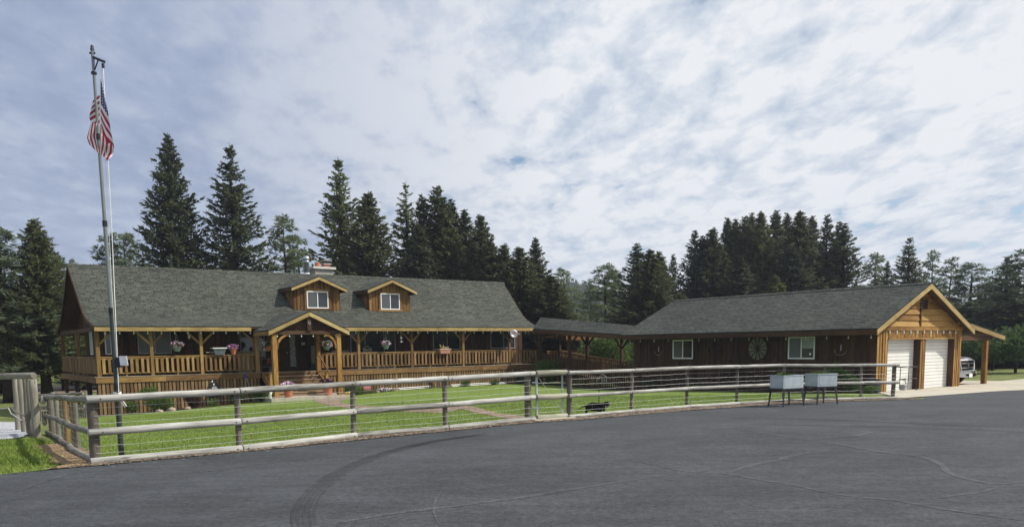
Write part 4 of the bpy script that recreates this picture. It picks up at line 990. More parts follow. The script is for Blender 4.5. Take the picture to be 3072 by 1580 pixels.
def fence(name, label, line, tops, rail_m, post_m, posts=None, side=1, x0e=.10, spans=None, wires=True, r=.056, post_ext=(.03, .03), group=None, rails=(1.0, .5, .06)):
    """line: ground points; one thing with its posts, rails and woven wire as parts"""
    o = thing(name, label, 'fence', (line[0][0], line[0][1], gz(*line[0])), 0, group); base = Vector(o.location)
    def add(b_): b_.location = b_.location - base; return b_
    L = [Vector((p[0], p[1], gz(*p))) for p in line]
    for i, p in enumerate(L):
        d = (L[min(i + 1, len(L) - 1)] - L[max(i - 1, 0)]); d.z = 0; d.normalize(); n = Vector((-d.y, d.x, 0))
        pr = (.078 if i in (0, len(L) - 1) else .052) * r / .056; off = n * side * (r + pr * .85); pm = post_m[i % len(post_m)] if isinstance(post_m, list) else post_m
        pp = p + off if (posts is None or i in posts) else None
        if pp is None: continue
        h = tops[i] + (.05 if i in (0, len(L) - 1) else .03)
        add(log('post', o, pp + Vector((0, 0, -.3)), pp + Vector((ru(-.012, .012), ru(-.012, .012), h)), pr, pr * .97, pm, .004))
    spans = spans or [(i, i + 1) for i in range(len(L) - 1)]
    for a, b in spans:
        for j, hr in enumerate(rails):
            pa = L[a] + Vector((0, 0, tops[a] * hr if j < 2 else hr)); pb = L[b] + Vector((0, 0, tops[b] * hr if j < 2 else hr)); e = (pb - pa).normalized()
            x0 = x0e if a == 0 else -.004; x1 = .10 if b == len(L) - 1 else -.004
            ra = r * ru(.94, 1.08); add(log('rail', o, pa - e * x0, pb + e * x1, ra, r * ru(.92, 1.05), rail_m))
            for bb, ee in ((pa, .07), (pb, -.07)):
                pass
    # bolt heads
    mb = MB()
    for a, b in spans:
        d = (L[b] - L[a]).normalized(); n = Vector((d.y, -d.x, 0)) * side
        for j, hr in enumerate(rails):
            for q, t, tp in ((L[a], .09, tops[a]), (L[b], -.09, tops[b])):
                c = q + d * t + Vector((0, 0, (tp * hr if j < 2 else hr))) + n * (r * .93); mb.cyl(c, c + n * .012, .011, n=6)
    add(mb.build('bolt', M['iron'], o))
    if wires:
        mb = MB(); mv = MB()
        for a, b in spans:
            d = L[b] - L[a]; dh = Vector((d.x, d.y, 0)).normalized(); n = Vector((-dh.y, dh.x, 0)) * (r * .7 * side)
            for hh in (.17, .28, .39, .62, .74, .86):
                pts = []
                for i in range(9):
                    t = i / 8; tt = tops[a] + (tops[b] - tops[a]) * t; pts.append(L[a] + d * t + n + Vector((0, 0, hh * tt + ru(-.006, .006))))
                mb.tube(pts, .0030 if hh > .5 else .0027, 4, False)
            k = int(d.length / .3)
            for i in range(1, k):
                p = L[a] + d * (i / k) + n * .9; mv.tube([p + Vector((ru(-.01, .01), 0, .08)), p + Vector((ru(-.01, .01), 0, .95 * tops[a]))], .0018, 3, False)
        add(mb.build('wire_strand', M['wire'], o, fix=False)); add(mv.build('wire_mesh', M['wiredark'], o, fix=False))
    return o
tz = lambda line, z: [zz - gz(*p) for p, zz in zip(line, z)]
fence('log_fence', 'long peeled log fence running along the asphalt from the left corner post to the gate', FL, tz(FL, [1.0, 1.02, 1.03, 1.06, 1.08]), M['logtop'], M['logpost'])
fence('log_fence', 'peeled log fence running from the gate past the planters towards the garage', FR, tz(FR, [1.07, 1.06, 1.07, 1.06, 1.05, 1.01, .99, .97]), M['logtop'], M['logpost'], r=.046)
sfo = [M['logold'], M['logold'], M['postorange'], M['postorange'], M['logold'], M['logpost'], M['logpost']]
fence('log_fence', 'grey weathered side log fence with two orange new posts, running back from the corner', [(x, y) for x, y in SF], tz(SF, [.98, .88, .83, .76, .68, .60, .52]), M['logold'], [M['logold'], M['logold'], M['postorange'], M['postorange'], M['logold'], M['logpost'], M['logpost']], side=-1, posts=set(range(1, 7)), x0e=.0)
# tall posts with top beam at the far left
tg = thing('post_and_beam_gate', 'row of tall grey round posts under a top beam by the gravel', 'gate', (-13, 22, gz(-13, 22)))
tb = Vector(tg.location)
tpst = [(at_depth(px, 1200, d_).x, d_, r_) for px, d_, r_ in ((101, 20.9, .082), (87, 21.3, .048), (78, 21.8, .055), (65, 22.5, .068), (49, 23.3, .068))]
for x, y, r_ in tpst:
    z = gz(x, y); o = log('post', tg, (x, y, z - .2), (x + .02, y, 1.02), r_ * 1.25, r_ * 1.15, M['logold'], .01); o.location -= tb
e0 = at_depth(102, 1126, 21.0); e1 = at_depth(-90, 1131, 22.6)
o = log('top_beam', tg, e0, e1, .085, .08, M['logold']); o.location -= tb
for za, zb in ((.42, .52), (-.12, -.02)):
    o = log('short_rail', tg, (-11.9, 20.75, za + .02), (-12.45, 21.7, zb), .06, .05, M['logold']); o.location -= tb
gh = thing('hanging_hose_bib', 'white and dark bent pipe handle sticking out of the tall grey posts', 'pipe', (-13.2, 21.6, gz(-13.2, 21.6) + .5))
mb = MB(); mb.tube([(-.35, 0, .22), (-.12, 0, .24), (.0, -.1, .1), (.25, -.15, -.05), (.42, -.15, -.14)], .016, 8); mb.build('pipe', M['greyframe'], gh)
mb = MB(); mb.tube([(-.06, .02, .25), (.1, -.08, .14), (.40, -.12, .02)], .02, 8); mb.build('dark_pipe', M['logpost'], gh)
# distant corral rails seen left of the house
cf_ = thing('rail_fence', 'small grey rail fence standing behind the side fence, left of the house corner', 'fence', (-17.5, 31.5, gz(-17.5, 31.5)))
cb = Vector(cf_.location)
A_ = Vector((-16.9, 32.4, gz(-16.9, 32.4))); B_ = Vector((-21.2, 35.5, gz(-21.2, 35.5)))
for t in (0, .5, 1):
    p = A_ + (B_ - A_) * t; o = log('post', cf_, p - Vector((0, 0, .3)), p + Vector((0, 0, 1.1)), .09, .085, M['logold']); o.location -= cb
for h_ in (1.0, .5):
    o = log('rail', cf_, A_ + Vector((0, -.1, h_)), B_ + Vector((0, -.1, h_)), .06, .05, M['logold']); o.location -= cb
mb = MB()
for i in range(22):
    t = i / 21; p = A_ + (Vector((-17.9, 30.2, gz(-17.9, 30.2))) - A_) * t; mb.bar(p - Vector((0, 0, .1)), p + Vector((ru(-.03, .03), 0, .55 + ru(-.05, .05))), .05, .03)
mb.bar(A_ + Vector((0, 0, .4)), Vector((-17.9, 30.2, gz(-17.9, 30.2) + .4)), .03, .05)
pk = thing('picket_fence', 'low dark picket fence by the house corner, behind the side fence', 'fence', (0, 0, 0)); mb.build('pickets', M['logpost'], pk)
# gate
ga = Vector((.56, 18.42, gz(.56, 18.42))); gb = Vector((1.30, 18.88, gz(1.3, 18.88)))
gate = thing('log_gate', 'garden gate of three peeled logs on a galvanized pipe frame with diagonal cable', 'gate', ga)
dv = gb - ga; dh = dv.normalized()
def gpt(t, z): return Vector((dv.x * t, dv.y * t, z))
for hz in (1.075, .54, .075):
    mb = MB(); pts = [gpt(-.0, hz), gpt(.02, hz), gpt(.5, hz + ru(-.008, .008)), gpt(.96, hz), gpt(.985, hz)]; mb.tube(pts, [.060, .07, .068, .065, .05], 12); o = mb.build('gate_log', M['loggate'], gate)
    o.data.polygons.foreach_set('use_smooth', [len(f.vertices) == 4 for f in o.data.polygons])
for t in (.05, .88): mb = MB(); q = gpt(t, 0) + Vector((-dh.y, dh.x, 0)) * .06; mb.tube([q + Vector((0, 0, .05)), q + Vector((0, 0, 1.05))], .021, 10); mb.build('frame_pipe', M['galv'], gate)
mb = MB(); q = gpt(.09, 0) + Vector((-dh.y, dh.x, 0)) * .06; mb.tube([q + Vector((0, 0, .1)), q + Vector((0, 0, 1.0))], .006, 6); mb.build('tension_bar', M['white'], gate)
mb = MB(); mb.tube([gpt(.07, .99), gpt(.88, .12)], .006, 5); mb.build('diagonal_cable', M['wire'], gate)
mb = MB()
for z in (.19, .30, .42, .70, .86): mb.tube([gpt(.05, z), gpt(.45, z + ru(-.01, .01)), gpt(.88, z)], .0036, 4, False)
mb.build('wire_strand', M['wire'], gate, fix=False)
mb = MB()
for z in (.28, .86): mb.box(-.09, -.03, z, .04, .05, z + .03)
mb.build('hinge', M['galv'], gate)
mb = MB(); mb.tube([gpt(.88, .86), gpt(.98, .82), gpt(1.06, .82)], .012, 6); mb.build('latch', M['darkmetal'], gate)
# timber threshold under the gate
mb = MB(); n_ = Vector((-dh.y, dh.x, 0))
mb.hexa([ga - dh * .15 - n_ * .22 + Vector((0, 0, .0)), gb + dh * .1 - n_ * .22, gb + dh * .1 + n_ * .05, ga - dh * .15 + n_ * .05, ga - dh * .15 - n_ * .22 + Vector((0, 0, .05)), gb + dh * .1 - n_ * .22 + Vector((0, 0, .05)), gb + dh * .1 + n_ * .05 + Vector((0, 0, .05)), ga - dh * .15 + n_ * .05 + Vector((0, 0, .05))])
tag(mb.build('threshold_slab', M['concrete']), 'thin pale slab on the ground under the log gate', 'slab')
mb = MB(); q = Vector((1.7, 18.95, gz(1.7, 18.95)))

# ------------------------------------------------------------------ flagpole and flag
pb = Vector((-6.27, 13.01, gz(-6.27, 13.01))); top = at_depth(277, 152, 13.01)
pole = thing('flagpole', 'tall grey telescoping flagpole leaning slightly behind the front fence corner', 'flagpole', pb)
pv = top - pb
pt = lambda t: Vector((pv.x * t, pv.y * t, pv.z * t))
def zpx(py):   # fraction along the pole for a photo row
    return (at_depth(300, py, 13.01).z - pb.z) / pv.z
secs = [(0, zpx(1160), .041, 'polelow'), (zpx(1160), zpx(933), .036, 'polelow'), (zpx(933), zpx(672), .031, 'poled'), (zpx(672), zpx(412), .027, 'poled'), (zpx(412), 1, .023, 'poled')]
for a, b, r_, m_ in secs:
    mb = MB(); mb.cyl(pt(a), pt(b), r_, r_ * .97, 18); mb.build('pole_section', M[m_], pole, smooth=False)
for py in (933, 672, 412, 1160):
    t = zpx(py); r_ = [s for s in secs if s[0] <= t + 1e-6][-1][2] + .007; mb = MB(); mb.cyl(pt(t - .006), pt(t + .008), r_ + .003, n=18); mb.build('collar', M['black'], pole)
mb = MB(); mb.cyl(pt(1.0), pt(1.012), .03, .02); mb.box(pt(1).x - .045, -.012, pt(.992).z, pt(1).x + .04, .012, pt(.996).z); mb.cyl(pt(.945), pt(.95), .042); mb.tube([pt(.985), pt(.97) + Vector((.20, -.06, 0))], .022, 6); mb.tube([pt(.95), pt(.975) + Vector((.09, -.03, 0))], .01, 6); mb.build('truck_arm', M['darkmetal'], pole)
mb = MB(); q = pt(.962) + Vector((.17, -.05, 0)); mb.lathe([(0, -.03), (.022, -.03), (.022, .03), (0, .03)], 10, q); mb.tube([q, q - Vector((0, 0, .09))], .008, 5); mb.build('pulley', M['darkmetal'], pole)
hal0 = pt(.955) + Vector((.175, -.06, 0)); hal1 = pt(zpx(1180)) + Vector((.05, -.05, 0))
mb = MB(); mb.tube([hal0, (hal0 + hal1) / 2 + Vector((.012, 0, 0)), hal1], .0065, 5); mb.tube([hal0 - Vector((.03, 0, 0)), pt(zpx(850)) + Vector((.055, -.04, 0)), hal1], .004, 5); mb.build('halyard', M['rope'], pole)
mb = MB(); t0 = zpx(1178)
for i in range(5):
    c = pt(t0 - i * .0035); mb.tube([c + Vector((.055 * math.cos(a), .055 * math.sin(a), .01 * math.sin(a * 2 + i))) for a in [k * math.pi / 6 for k in range(13)]], .008, 5)
c = pt(t0 - .012); mb.tube([c + Vector((.05, -.03, 0)), c + Vector((.10, -.05, -.05)), c + Vector((.16, -.05, -.14)), c + Vector((.13, -.05, -.15)), c + Vector((.08, -.05, -.07))], .009, 5)
mb.build('rope_wrap', M['rope'], pole)
mb = MB(); c = pt(zpx(1085)); mb.box(c.x + .04, -.06, c.z - .09, c.x + .12, .03, c.z + .07); mb.build('bracket', M['black'], pole)
mb = MB(); mb.hexa([(c.x + .13, -.10, c.z - .06), (c.x + .22, -.05, c.z - .06), (c.x + .22, -.02, c.z - .06), (c.x + .13, -.07, c.z - .06), (c.x + .13, -.13, c.z + .09), (c.x + .22, -.08, c.z + .09), (c.x + .22, -.05, c.z + .09), (c.x + .13, -.10, c.z + .09)]); mb.build('solar_panel', plain('pale_panel', (.40, .44, .50), .4), pole)
# flag
def flagmat():
    mt, nt, b = newmat('flag_cloth', .8, .15); uv = uvc(nt); s = nt.nodes.new('ShaderNodeSeparateXYZ'); nt.links.new(uv, s.inputs[0])
    x, y = s.outputs[0], s.outputs[1]
    st = math_n(nt, 'GREATER_THAN', math_n(nt, 'FRACT', math_n(nt, 'MULTIPLY', y, 6.5)), .5)  # 1 = white
    col = mixc(nt, st, (.42, .03, .045), (.80, .79, .78))
    can = math_n(nt, 'MULTIPLY', math_n(nt, 'LESS_THAN', x, .42), math_n(nt, 'GREATER_THAN', y, .4615))
    gx = math_n(nt, 'SUBTRACT', math_n(nt, 'FRACT', math_n(nt, 'MULTIPLY', x, 14)), .5); gy = math_n(nt, 'SUBTRACT', math_n(nt, 'FRACT', math_n(nt, 'MULTIPLY', y, 16)), .5)
    star = math_n(nt, 'LESS_THAN', math_n(nt, 'ADD', math_n(nt, 'MULTIPLY', gx, gx), math_n(nt, 'MULTIPLY', gy, gy)), .07)
    col = mixc(nt, can, col, mixc(nt, star, (.02, .035, .14), (.80, .80, .82)))
    hoist = math_n(nt, 'LESS_THAN', x, .025); col = mixc(nt, hoist, col, (.74, .74, .70))
    nt.links.new(col, b.inputs['Base Color']); return mt
flag = thing('flag', 'red, white and blue striped flag hanging limp at the top of the pole', 'flag', at_depth(303, 235, 12.95))
fo = Vector(flag.location)
def fp(px, py, dy=0.): return at_depth(px, py, 12.95 + dy) - fo
FM = flagmat()
def sheet(rows, nm, dy0, rip, parent):
    """rows: list of rows; each row is list of (px,py,u,v); bilinear refine"""
    mb = MB(); R = len(rows); Cc = len(rows[0]); k = 6; grid = []
    for i in range((R - 1) * k + 1):
        a = min(i // k, R - 2); t = (i - a * k) / k; line = []
        for j in range((Cc - 1) * k + 1):
            c = min(j // k, Cc - 2); s = (j - c * k) / k
            q = [(1 - t) * ((1 - s) * rows[a][c][m_] + s * rows[a][c + 1][m_]) + t * ((1 - s) * rows[a + 1][c][m_] + s * rows[a + 1][c + 1][m_]) for m_ in range(4)]
            ph = q[2] * 9 + q[3] * 4; line.append((fp(q[0], q[1], dy0 + rip * math.sin(ph * 2.2) * min(1, .3 + q[2])), (q[2], q[3])))
        grid.append(line)
    for i in range(len(grid) - 1):
        for j in range(len(grid[0]) - 1):
            c = [grid[i][j], grid[i][j + 1], grid[i + 1][j + 1], grid[i + 1][j]]; mb.face([x[0] for x in c], [x[1] for x in c])
    o = mb.build(nm, FM, parent, smooth=True, fix=False); bm = bmesh.new(); bm.from_mesh(o.data); bmesh.ops.remove_doubles(bm, verts=bm.verts, dist=1e-4); bmesh.ops.recalc_face_normals(bm, faces=bm.faces); bm.to_mesh(o.data); bm.free(); return o
sheet([[(301, 236, 0, 1), (305, 248, .12, 1), (309, 260, .24, 1)], [(300, 262, 0, .80), (309, 280, .14, .80), (317, 303, .28, .80)], [(300, 300, 0, .52), (312, 318, .16, .52), (325, 341, .32, .52)],
       [(300, 335, 0, .28), (315, 366, .2, .28), (333, 396, .42, .28)], [(301, 358, 0, .12), (319, 398, .22, .12), (340, 428, .46, .10)], [(302, 372, 0, 0), (318, 424, .25, 0), (343, 444, .5, 0)]], 'flag_front_fold', -.02, .022, flag)
sheet([[(301, 372, .6, .05), (318, 414, .6, .30), (343, 441, .6, .62)], [(300, 420, .8, .05), (316, 445, .8, .30), (340, 464, .8, .60)], [(300, 461, 1, .08), (309, 468, 1, .32), (323, 483, 1, .56)]], 'flag_tail_fold', .0, .02, flag)
sheet([[(299, 284, .5, .86), (288, 292, .55, .86), (279, 301, .6, .86)], [(299, 318, .5, .56), (282, 326, .55, .56), (271, 336, .6, .56)],
       [(299, 350, .5, .30), (280, 352, .55, .34), (267, 352, .6, .42)], [(299, 374, .5, .12), (284, 372, .55, .18), (272, 366, .6, .26)]], 'flag_back_fold', .06, .02, flag)
sheet([[(300, 366, .7, .62), (286, 370, .7, .34), (272, 368, .7, .08)], [(300, 412, .85, .60), (281, 408, .85, .33), (261, 414, .85, .03)],
       [(301, 462, 1, .55), (291, 456, 1, .30), (268, 434, 1, .03)]], 'flag_lower_fold', .05, .02, flag)

# ------------------------------------------------------------------ raised planters
def planter(name_l, corner, ang, wd=.62, dp=.50, hz=.83, plants=None):
    o = thing('raised_planter', name_l, 'planter', corner, ang, 'galvanized planter boxes on the asphalt edge')
    bx = MB(); z0, z1 = .50, hz; t = .012
    bx.box(0, 0, z0, wd, t, z1); bx.box(0, dp - t, z0, wd, dp, z1); bx.box(0, t, z0, t, dp - t, z1); bx.box(wd - t, t, z0, wd, dp - t, z1); bx.box(t, t, z0, wd - t, dp - t, z0 + .01)
    bx.box(-.012, -.012, z1 - .02, wd + .012, .0, z1 + .006); bx.box(-.012, 0, z1 - .02, .0, dp, z1 + .006); bx.box(wd, 0, z1 - .02, wd + .012, dp, z1 + .006)
    bx.build('box', M['galv'], o)
    bx = MB(); bx.box(.05, -.006, z0 + .05, wd - .05, 0, z1 - .05); bx.box(-.006, .05, z0 + .05, 0, dp - .05, z1 - .05); bx.build('pressed_panel', M['galv'], o)
    fr = MB(); fr.box(-.015, -.015, z0 - .035, wd + .015, .005, z0 + .0); fr.box(-.015, dp - .005, z0 - .035, wd + .015, dp + .015, z0); fr.box(-.015, .005, z0 - .035, .005, dp - .005, z0); fr.box(wd - .005, .005, z0 - .035, wd + .015, dp - .005, z0)
    fr.box(0, .01, .16, .02, dp - .01, .18); fr.box(wd - .02, .01, .16, wd, dp - .01, .18); fr.box(.0, dp / 2 - .01, .162, wd, dp / 2 + .01, .182)
    fr.build('frame', M['darkmetal'], o)
    for x in (0, wd):
        for y in (0, dp):
            lg = MB(); sx = -1 if x == 0 else 1; sy = -1 if y == 0 else 1
            a = [(x - sx * .075, y), (x, y), (x, y - sy * .07)]
            lg.hexa([(x + sx * .02 - .012, y + sy * .02 - .012, 0), (x + sx * .02 + .012, y + sy * .02 - .012, 0), (x + sx * .02 + .012, y + sy * .02 + .012, 0), (x + sx * .02 - .012, y + sy * .02 + .012, 0),
                     (min(x, x - sx * .07), min(y, y - sy * .015), z0 - .036), (max(x, x - sx * .07), min(y, y - sy * .015), z0 - .036), (max(x, x - sx * .07), max(y, y - sy * .015), z0 - .036), (min(x, x - sx * .07), max(y, y - sy * .015), z0 - .036)])
            lg.build('leg', M['darkmetal'], o)
    bx = MB(); bx.box(t, t, hz - .07, wd - t, dp - t, hz - .05); bx.build('soil', M['bedsoil'], o)
    return o
c1 = Vector((6.95, 20.86, 0)); c1.z = .022; a1_ = math.atan2(.36, .66)
p1 = planter('left one of two galvanized planter boxes, filled with low round green leaves', c1, a1_, .72, .46)
c2 = Vector((8.09, 21.58, .022)); a2_ = math.atan2(.20, .62)
p2 = planter('right one of two galvanized planter boxes, with spiky pale green shoots', c2, a2_, .62, .52)
pl1 = thing('lettuce_plants', 'low round light green leaves growing in the left planter box', 'plant', c1 + Vector((0, 0, .76)), a1_)
mb = MB(); clump(mb, (.28, .24, .06), .26, .18, .06, 420, .05, .8, .5, .2); mb.build('leaves', M['leaf'], pl1, fix=False)
pl2 = thing('onion_shoots', 'spiky pale green shoots growing in the right planter box', 'plant', c2 + Vector((0, 0, .76)), a2_)
mb = MB(); [spikes(mb, (ru(.05, .5), ru(.05, .45), 0), .06, .15, 9, .008) for _ in range(16)]; mb.build('leaves', M['leaf'], pl2, fix=False)

# ------------------------------------------------------------------ hanging baskets, pots, porch things (house frame)
def basket(u, z, flower, label, potm, nm='hanging_basket', v=-.05):
    o = hthing(nm, label, 'flower basket', u, v, z, 'hanging flower baskets on the porch')
    mb = MB(); mb.lathe([(0, -.36), (.10, -.36), (.19, -.20), (.20, -.16), (.18, -.16), (.1, -.2), (0, -.2)], 14); mb.build('pot', potm, o)
    mb = MB(); [mb.tube([(.18 * math.cos(a), .18 * math.sin(a), -.17), (0, 0, .45)], .004, 4) for a in (0, 2.1, 4.2)]; mb.tube([(0, 0, .45), (0, 0, .62)], .005, 4); mb.build('hanger', M['wire'], o)
    mb = MB(); clump(mb, (0, 0, -.08), .27, .27, .14, 380, .07, .6, .2, .3); mb.build('foliage', M['shrub'], o, fix=False)
    mb = MB(); clump(mb, (0, 0, -.05), .29, .29, .16, 70, .07, 1.5, .1, .8); mb.build('blossoms', flower[0], o, fix=False)
    mb = MB(); clump(mb, (.03, 0, -.04), .28, .28, .16, 60, .07, 1.5, .1, .75); mb.build('blossoms', flower[1], o, fix=False)
basket(3.47, 2.02, (M['flowerpink'], M['flowerwhite']), 'hanging basket of pink and white petunias beside the large left window', M['green'])
basket(7.85, 2.00, (M['flowerwhite'], M['shrubdark']), 'shaded hanging basket of small white flowers just left of the porch entry', M['terracotta'])
basket(10.98, 1.98, (M['flowerwhite'], M['flowerpink']), 'hanging basket of pale flowers inside the entry, by its right post', M['green'])
basket(14.45, 1.98, (M['flowerpink'], M['flowerwhite']), 'hanging basket of purple pink petunias in front of the sliding door', M['green'])
hc = hthing('hanging_ornament', 'white hanging bell ornament right of the purple flower basket', 'ornament', 15.42, -.05, 2.2)
mb = MB(); mb.lathe([(0, .12), (.03, .1), (.06, 0), (.07, -.02), (0, -.02)], 10); mb.lathe([(0, -.13), (.05, -.14), (.07, -.2), (0, -.2)], 10); mb.tube([(0, 0, .4), (0, 0, -.13)], .006, 4); mb.build('bells', M['white'], hc)
hd = hthing('hanging_wind_chime', 'small pale hanging ornament right of the left flower basket', 'ornament', 4.05, -.05, 2.36)
mb = MB(); mb.lathe([(0, .1), (.05, .06), (.06, -.02), (.02, -.12), (0, -.13)], 10); mb.tube([(0, 0, .3), (0, 0, 0)], .006, 4); mb.build('body', M['greyframe'], hd)
rt = DK + .92
fpz = hthing('flower_pot', 'terracotta pot of pink flowers standing on the porch railing', 'flower pot', 6.12, .02, rt)
mb = MB(); mb.lathe([(0, 0), (.10, 0), (.145, .22), (.165, .22), (.165, .27), (.13, .27), (.12, .24), (0, .24)], 16); mb.build('pot', M['terracotta'], fpz)
mb = MB(); clump(mb, (0, 0, .34), .24, .2, .12, 160, .07, .8, .2, .3); mb.build('foliage', M['burgundy'], fpz, fix=False)
mb = MB(); clump(mb, (0, 0, .37), .26, .22, .13, 170, .075, 1.5, .2, .7); mb.build('blossoms', M['flowerpink'], fpz, fix=False)
tub = hthing('plastic_tub', 'grey blue plastic tub with white rim resting on the porch railing', 'tub', 5.42, .02, rt)
mb = MB(); mb.hexa([(-.22, -.14, 0), (.22, -.14, 0), (.22, .14, 0), (-.22, .14, 0), (-.30, -.2, .30), (.30, -.2, .30), (.30, .2, .30), (-.30, .2, .30)]); mb.build('body', M['tub'], tub)
mb = MB(); mb.box(-.34, -.23, .30, .34, .23, .345); mb.build('rim', M['white'], tub)
mb = MB(); mb.tube([(-.62, -.05, .115), (-.2, -.05, .12)], .016, 6); mb.build('spout_pipe', M['greyframe'], tub)
wb = hthing('rail_planter', 'pink rectangular planter with dry plants hooked on the porch railing', 'planter', 18.2, -.06, rt - .02)
mb = MB(); mb.hexa([(-.30, -.12, -.13), (.30, -.12, -.13), (.30, .12, -.13), (-.30, .12, -.13), (-.36, -.15, .10), (.36, -.15, .10), (.36, .15, .10), (-.36, .15, .10)]); mb.build('box', plain('faded_pink', (.45, .22, .17), .8), wb)
mb = MB(); mb.box(-.39, -.17, .10, .39, .17, .14); mb.build('rim', plain('faded_rim', (.55, .42, .34), .8), wb)
mb = MB(); spikes(mb, (0, 0, .12), .25, .2, 60, .02); spikes(mb, (-.15, 0, .12), .04, .42, 6, .03); mb.build('plants', plain('dry_stems', (.42, .36, .22), .9), wb, fix=False)
# string lights
def string(pts, label, drop=.10):
    q0 = pts[0]; o = hthing('string_lights', label, 'string lights', q0[0], q0[1], q0[2], 'string lights'); pts = [Vector(p) - Vector(q0) for p in pts]
    mb = MB(); w_ = []
    for a, b in zip(pts, pts[1:]):
        for t in (0, .25, .5, .75): w_.append(a + (b - a) * t - Vector((0, 0, .12 * t * (1 - t))))
    mb.tube(w_ + [pts[-1]], .006, 4); mb.build('cord', M['black'], o)
    me = None
    for p in pts:
        if me is None:
            mb = MB(); mb.lathe([(0, .0), (.018, 0), (.018, -.05), (.03, -.075), (.034, -.10), (.02, -.13), (0, -.14)], 8); b = mb.build('bulb', M['bulb'], o, smooth=True); me = b.data
        else: b = bpy.data.objects.new('bulb', me); COL.objects.link(b); b.parent = o
        b.location = p
rng = lambda a, b, n: [a + (b - a) * i / (n - 1) for i in range(n)]
string([(u, -.28, 2.60) for u in rng(.4, 6.9, 12)], 'string of clear bulbs under the left half of the porch eave')
string([(u, -.28, 2.60) for u in rng(11.3, 24.6, 22)], 'string of clear bulbs under the right half of the porch eave')
string([(u, -2.30, 2.40) for u in rng(7.5, 10.5, 6)], 'string of clear bulbs across the entry gable')
string([(24.76, v, 1.93) for v in rng(-9.3, -22.3, 14)], 'string of clear bulbs along the brown garage side wall')
string([(u, -22.62, 2.10) for u in rng(25.6, 31.2, 11)], 'string of clear bulbs above the two garage doors')
# wagon wheels etc on the garage wall
def wheel(v, z, r, ns, label, mat, filled=None, tilt=0., u=24.74, rimw=.035):
    o = hthing('wagon_wheel', label, 'wagon wheel', u, v, z, 'old wheels on the garage wall')
    mb = MB(); n = 40
    ring = [Vector((0, r * math.cos(2 * math.pi * i / n), r * math.sin(2 * math.pi * i / n))) for i in range(n + 1)]
    mb.tube(ring, rimw * .7, 6, False); mb.build('rim', mat, o)
    for i in range(ns):
        a = 2 * math.pi * i / ns + .2; mb = MB(); mb.bar((0, .03 * math.cos(a), .03 * math.sin(a)), (0, r * math.cos(a), r * math.sin(a)), .035 * r / .5, .03); mb.build('spoke', mat, o)
    mb = MB(); mb.cyl((-.05, 0, 0), (.03, 0, 0), .07 * r / .5 + .01, n=12); mb.build('hub', mat, o)
    if filled:
        mb = MB(); mb.cyl((.022, 0, 0), (.034, 0, 0), r * .98, n=36); mb.build('backing_disc', filled, o)
    o.rotation_euler = (0, tilt, RZ)
wheel(-14.29, 1.36, .36, 10, 'thin dark iron wheel on the brown garage wall, left of the big wagon wheel', M['iron'])
wheel(-16.80, 1.42, .53, 12, 'large wagon wheel with green-grey backing hung on the garage wall between its windows', M['iron'], M['wheelwood'])
wheel(-15.38, .40, .50, 12, 'dark wheel leaning low against the garage wall behind the fence', M['iron'], u=24.60, tilt=.12)
for v, z, lb in ((-10.6, 1.35, 'pale curved hook ornament on the garage wall near its left end'), (-20.96, 1.36, 'pale curved hook ornament on the garage wall right of the right window')):
    o = hthing('hook_ornament', lb, 'ornament', 24.76, v, z, 'hook ornaments on the garage wall')
    mb = MB(); mb.tube([(0, .28 * math.cos(a), -.02 + .22 * math.sin(a)) for a in [math.pi * (1 + k / 8) for k in range(9)]], .012, 6); mb.build('curve', M['stone'], o); mb = MB(); mb.tube([(0, -.02, -.05), (0, -.02, .2)], .014, 6); mb.build('pin', M['bulb'], o)
# porch furniture
def rocker(u, v, label, mat):
    o = hthing('rocking_chair', label, 'rocking chair', u, v, DK)
    mb = MB(); mb.box(-.27, -.05, .40, .27, .42, .44); mb.build('seat', mat, o)
    for x in (-.26, .26):
        mb = MB(); mb.tube([(x, .42, .40), (x, .52, .8), (x, .58, 1.18)], .022, 6); mb.build('back_post', mat, o)
        mb = MB(); mb.tube([(x, -.35, .06), (x, -.1, .02), (x, .25, .02), (x, .6, .10)], .02, 6); mb.build('rocker', mat, o)
        for y in (0, .4): mb = MB(); mb.tube([(x, y, .02), (x, y, .42)], .02, 6); mb.build('leg', mat, o)
        mb = MB(); mb.bar((x, -.1, .66), (x, .5, .68), .07, .03); mb.tube([(x, -.02, .42), (x, -.02, .65)], .017, 6); mb.build('armrest', mat, o)
    mb = MB(); mb.tube([(-.26, .57, 1.08), (-.13, .59, 1.20), (0, .59, 1.24), (.13, .59, 1.20), (.26, .57, 1.08)], .035, 6); mb.bar((-.26, .57, 1.06), (.26, .57, 1.06), .03, .09); mb.build('crest_rail', mat, o)
    for i in range(6): x = -.19 + i * .076; mb = MB(); mb.bar((x, .44, .46), (x, .57, 1.03), .035, .012); mb.build('back_slat', mat, o)
    mb = MB(); mb.box(-.2, .0, .44, .2, .36, .52); mb.build('cushion', M['flowerred'], o)
rocker(14.25, 1.25, 'whitewashed slat-back rocking chair in front of the sliding door', M['chair'])
bn = hthing('porch_bench', 'low bench with pale patterned cushion behind the railing right of the entry', 'bench', 12.55, 1.3, DK)
mb = MB(); mb.box(-.7, 0, .38, .7, .55, .43); mb.build('seat', M['brown'], bn)
for x in (-.65, .6):
    for y in (.02, .48): mb = MB(); mb.box(x, y, 0, x + .06, y + .06, .38); mb.build('leg', M['brown'], bn)
mb = MB(); mb.box(-.7, .5, .45, .7, .56, .88); mb.build('backrest', M['brown'], bn)
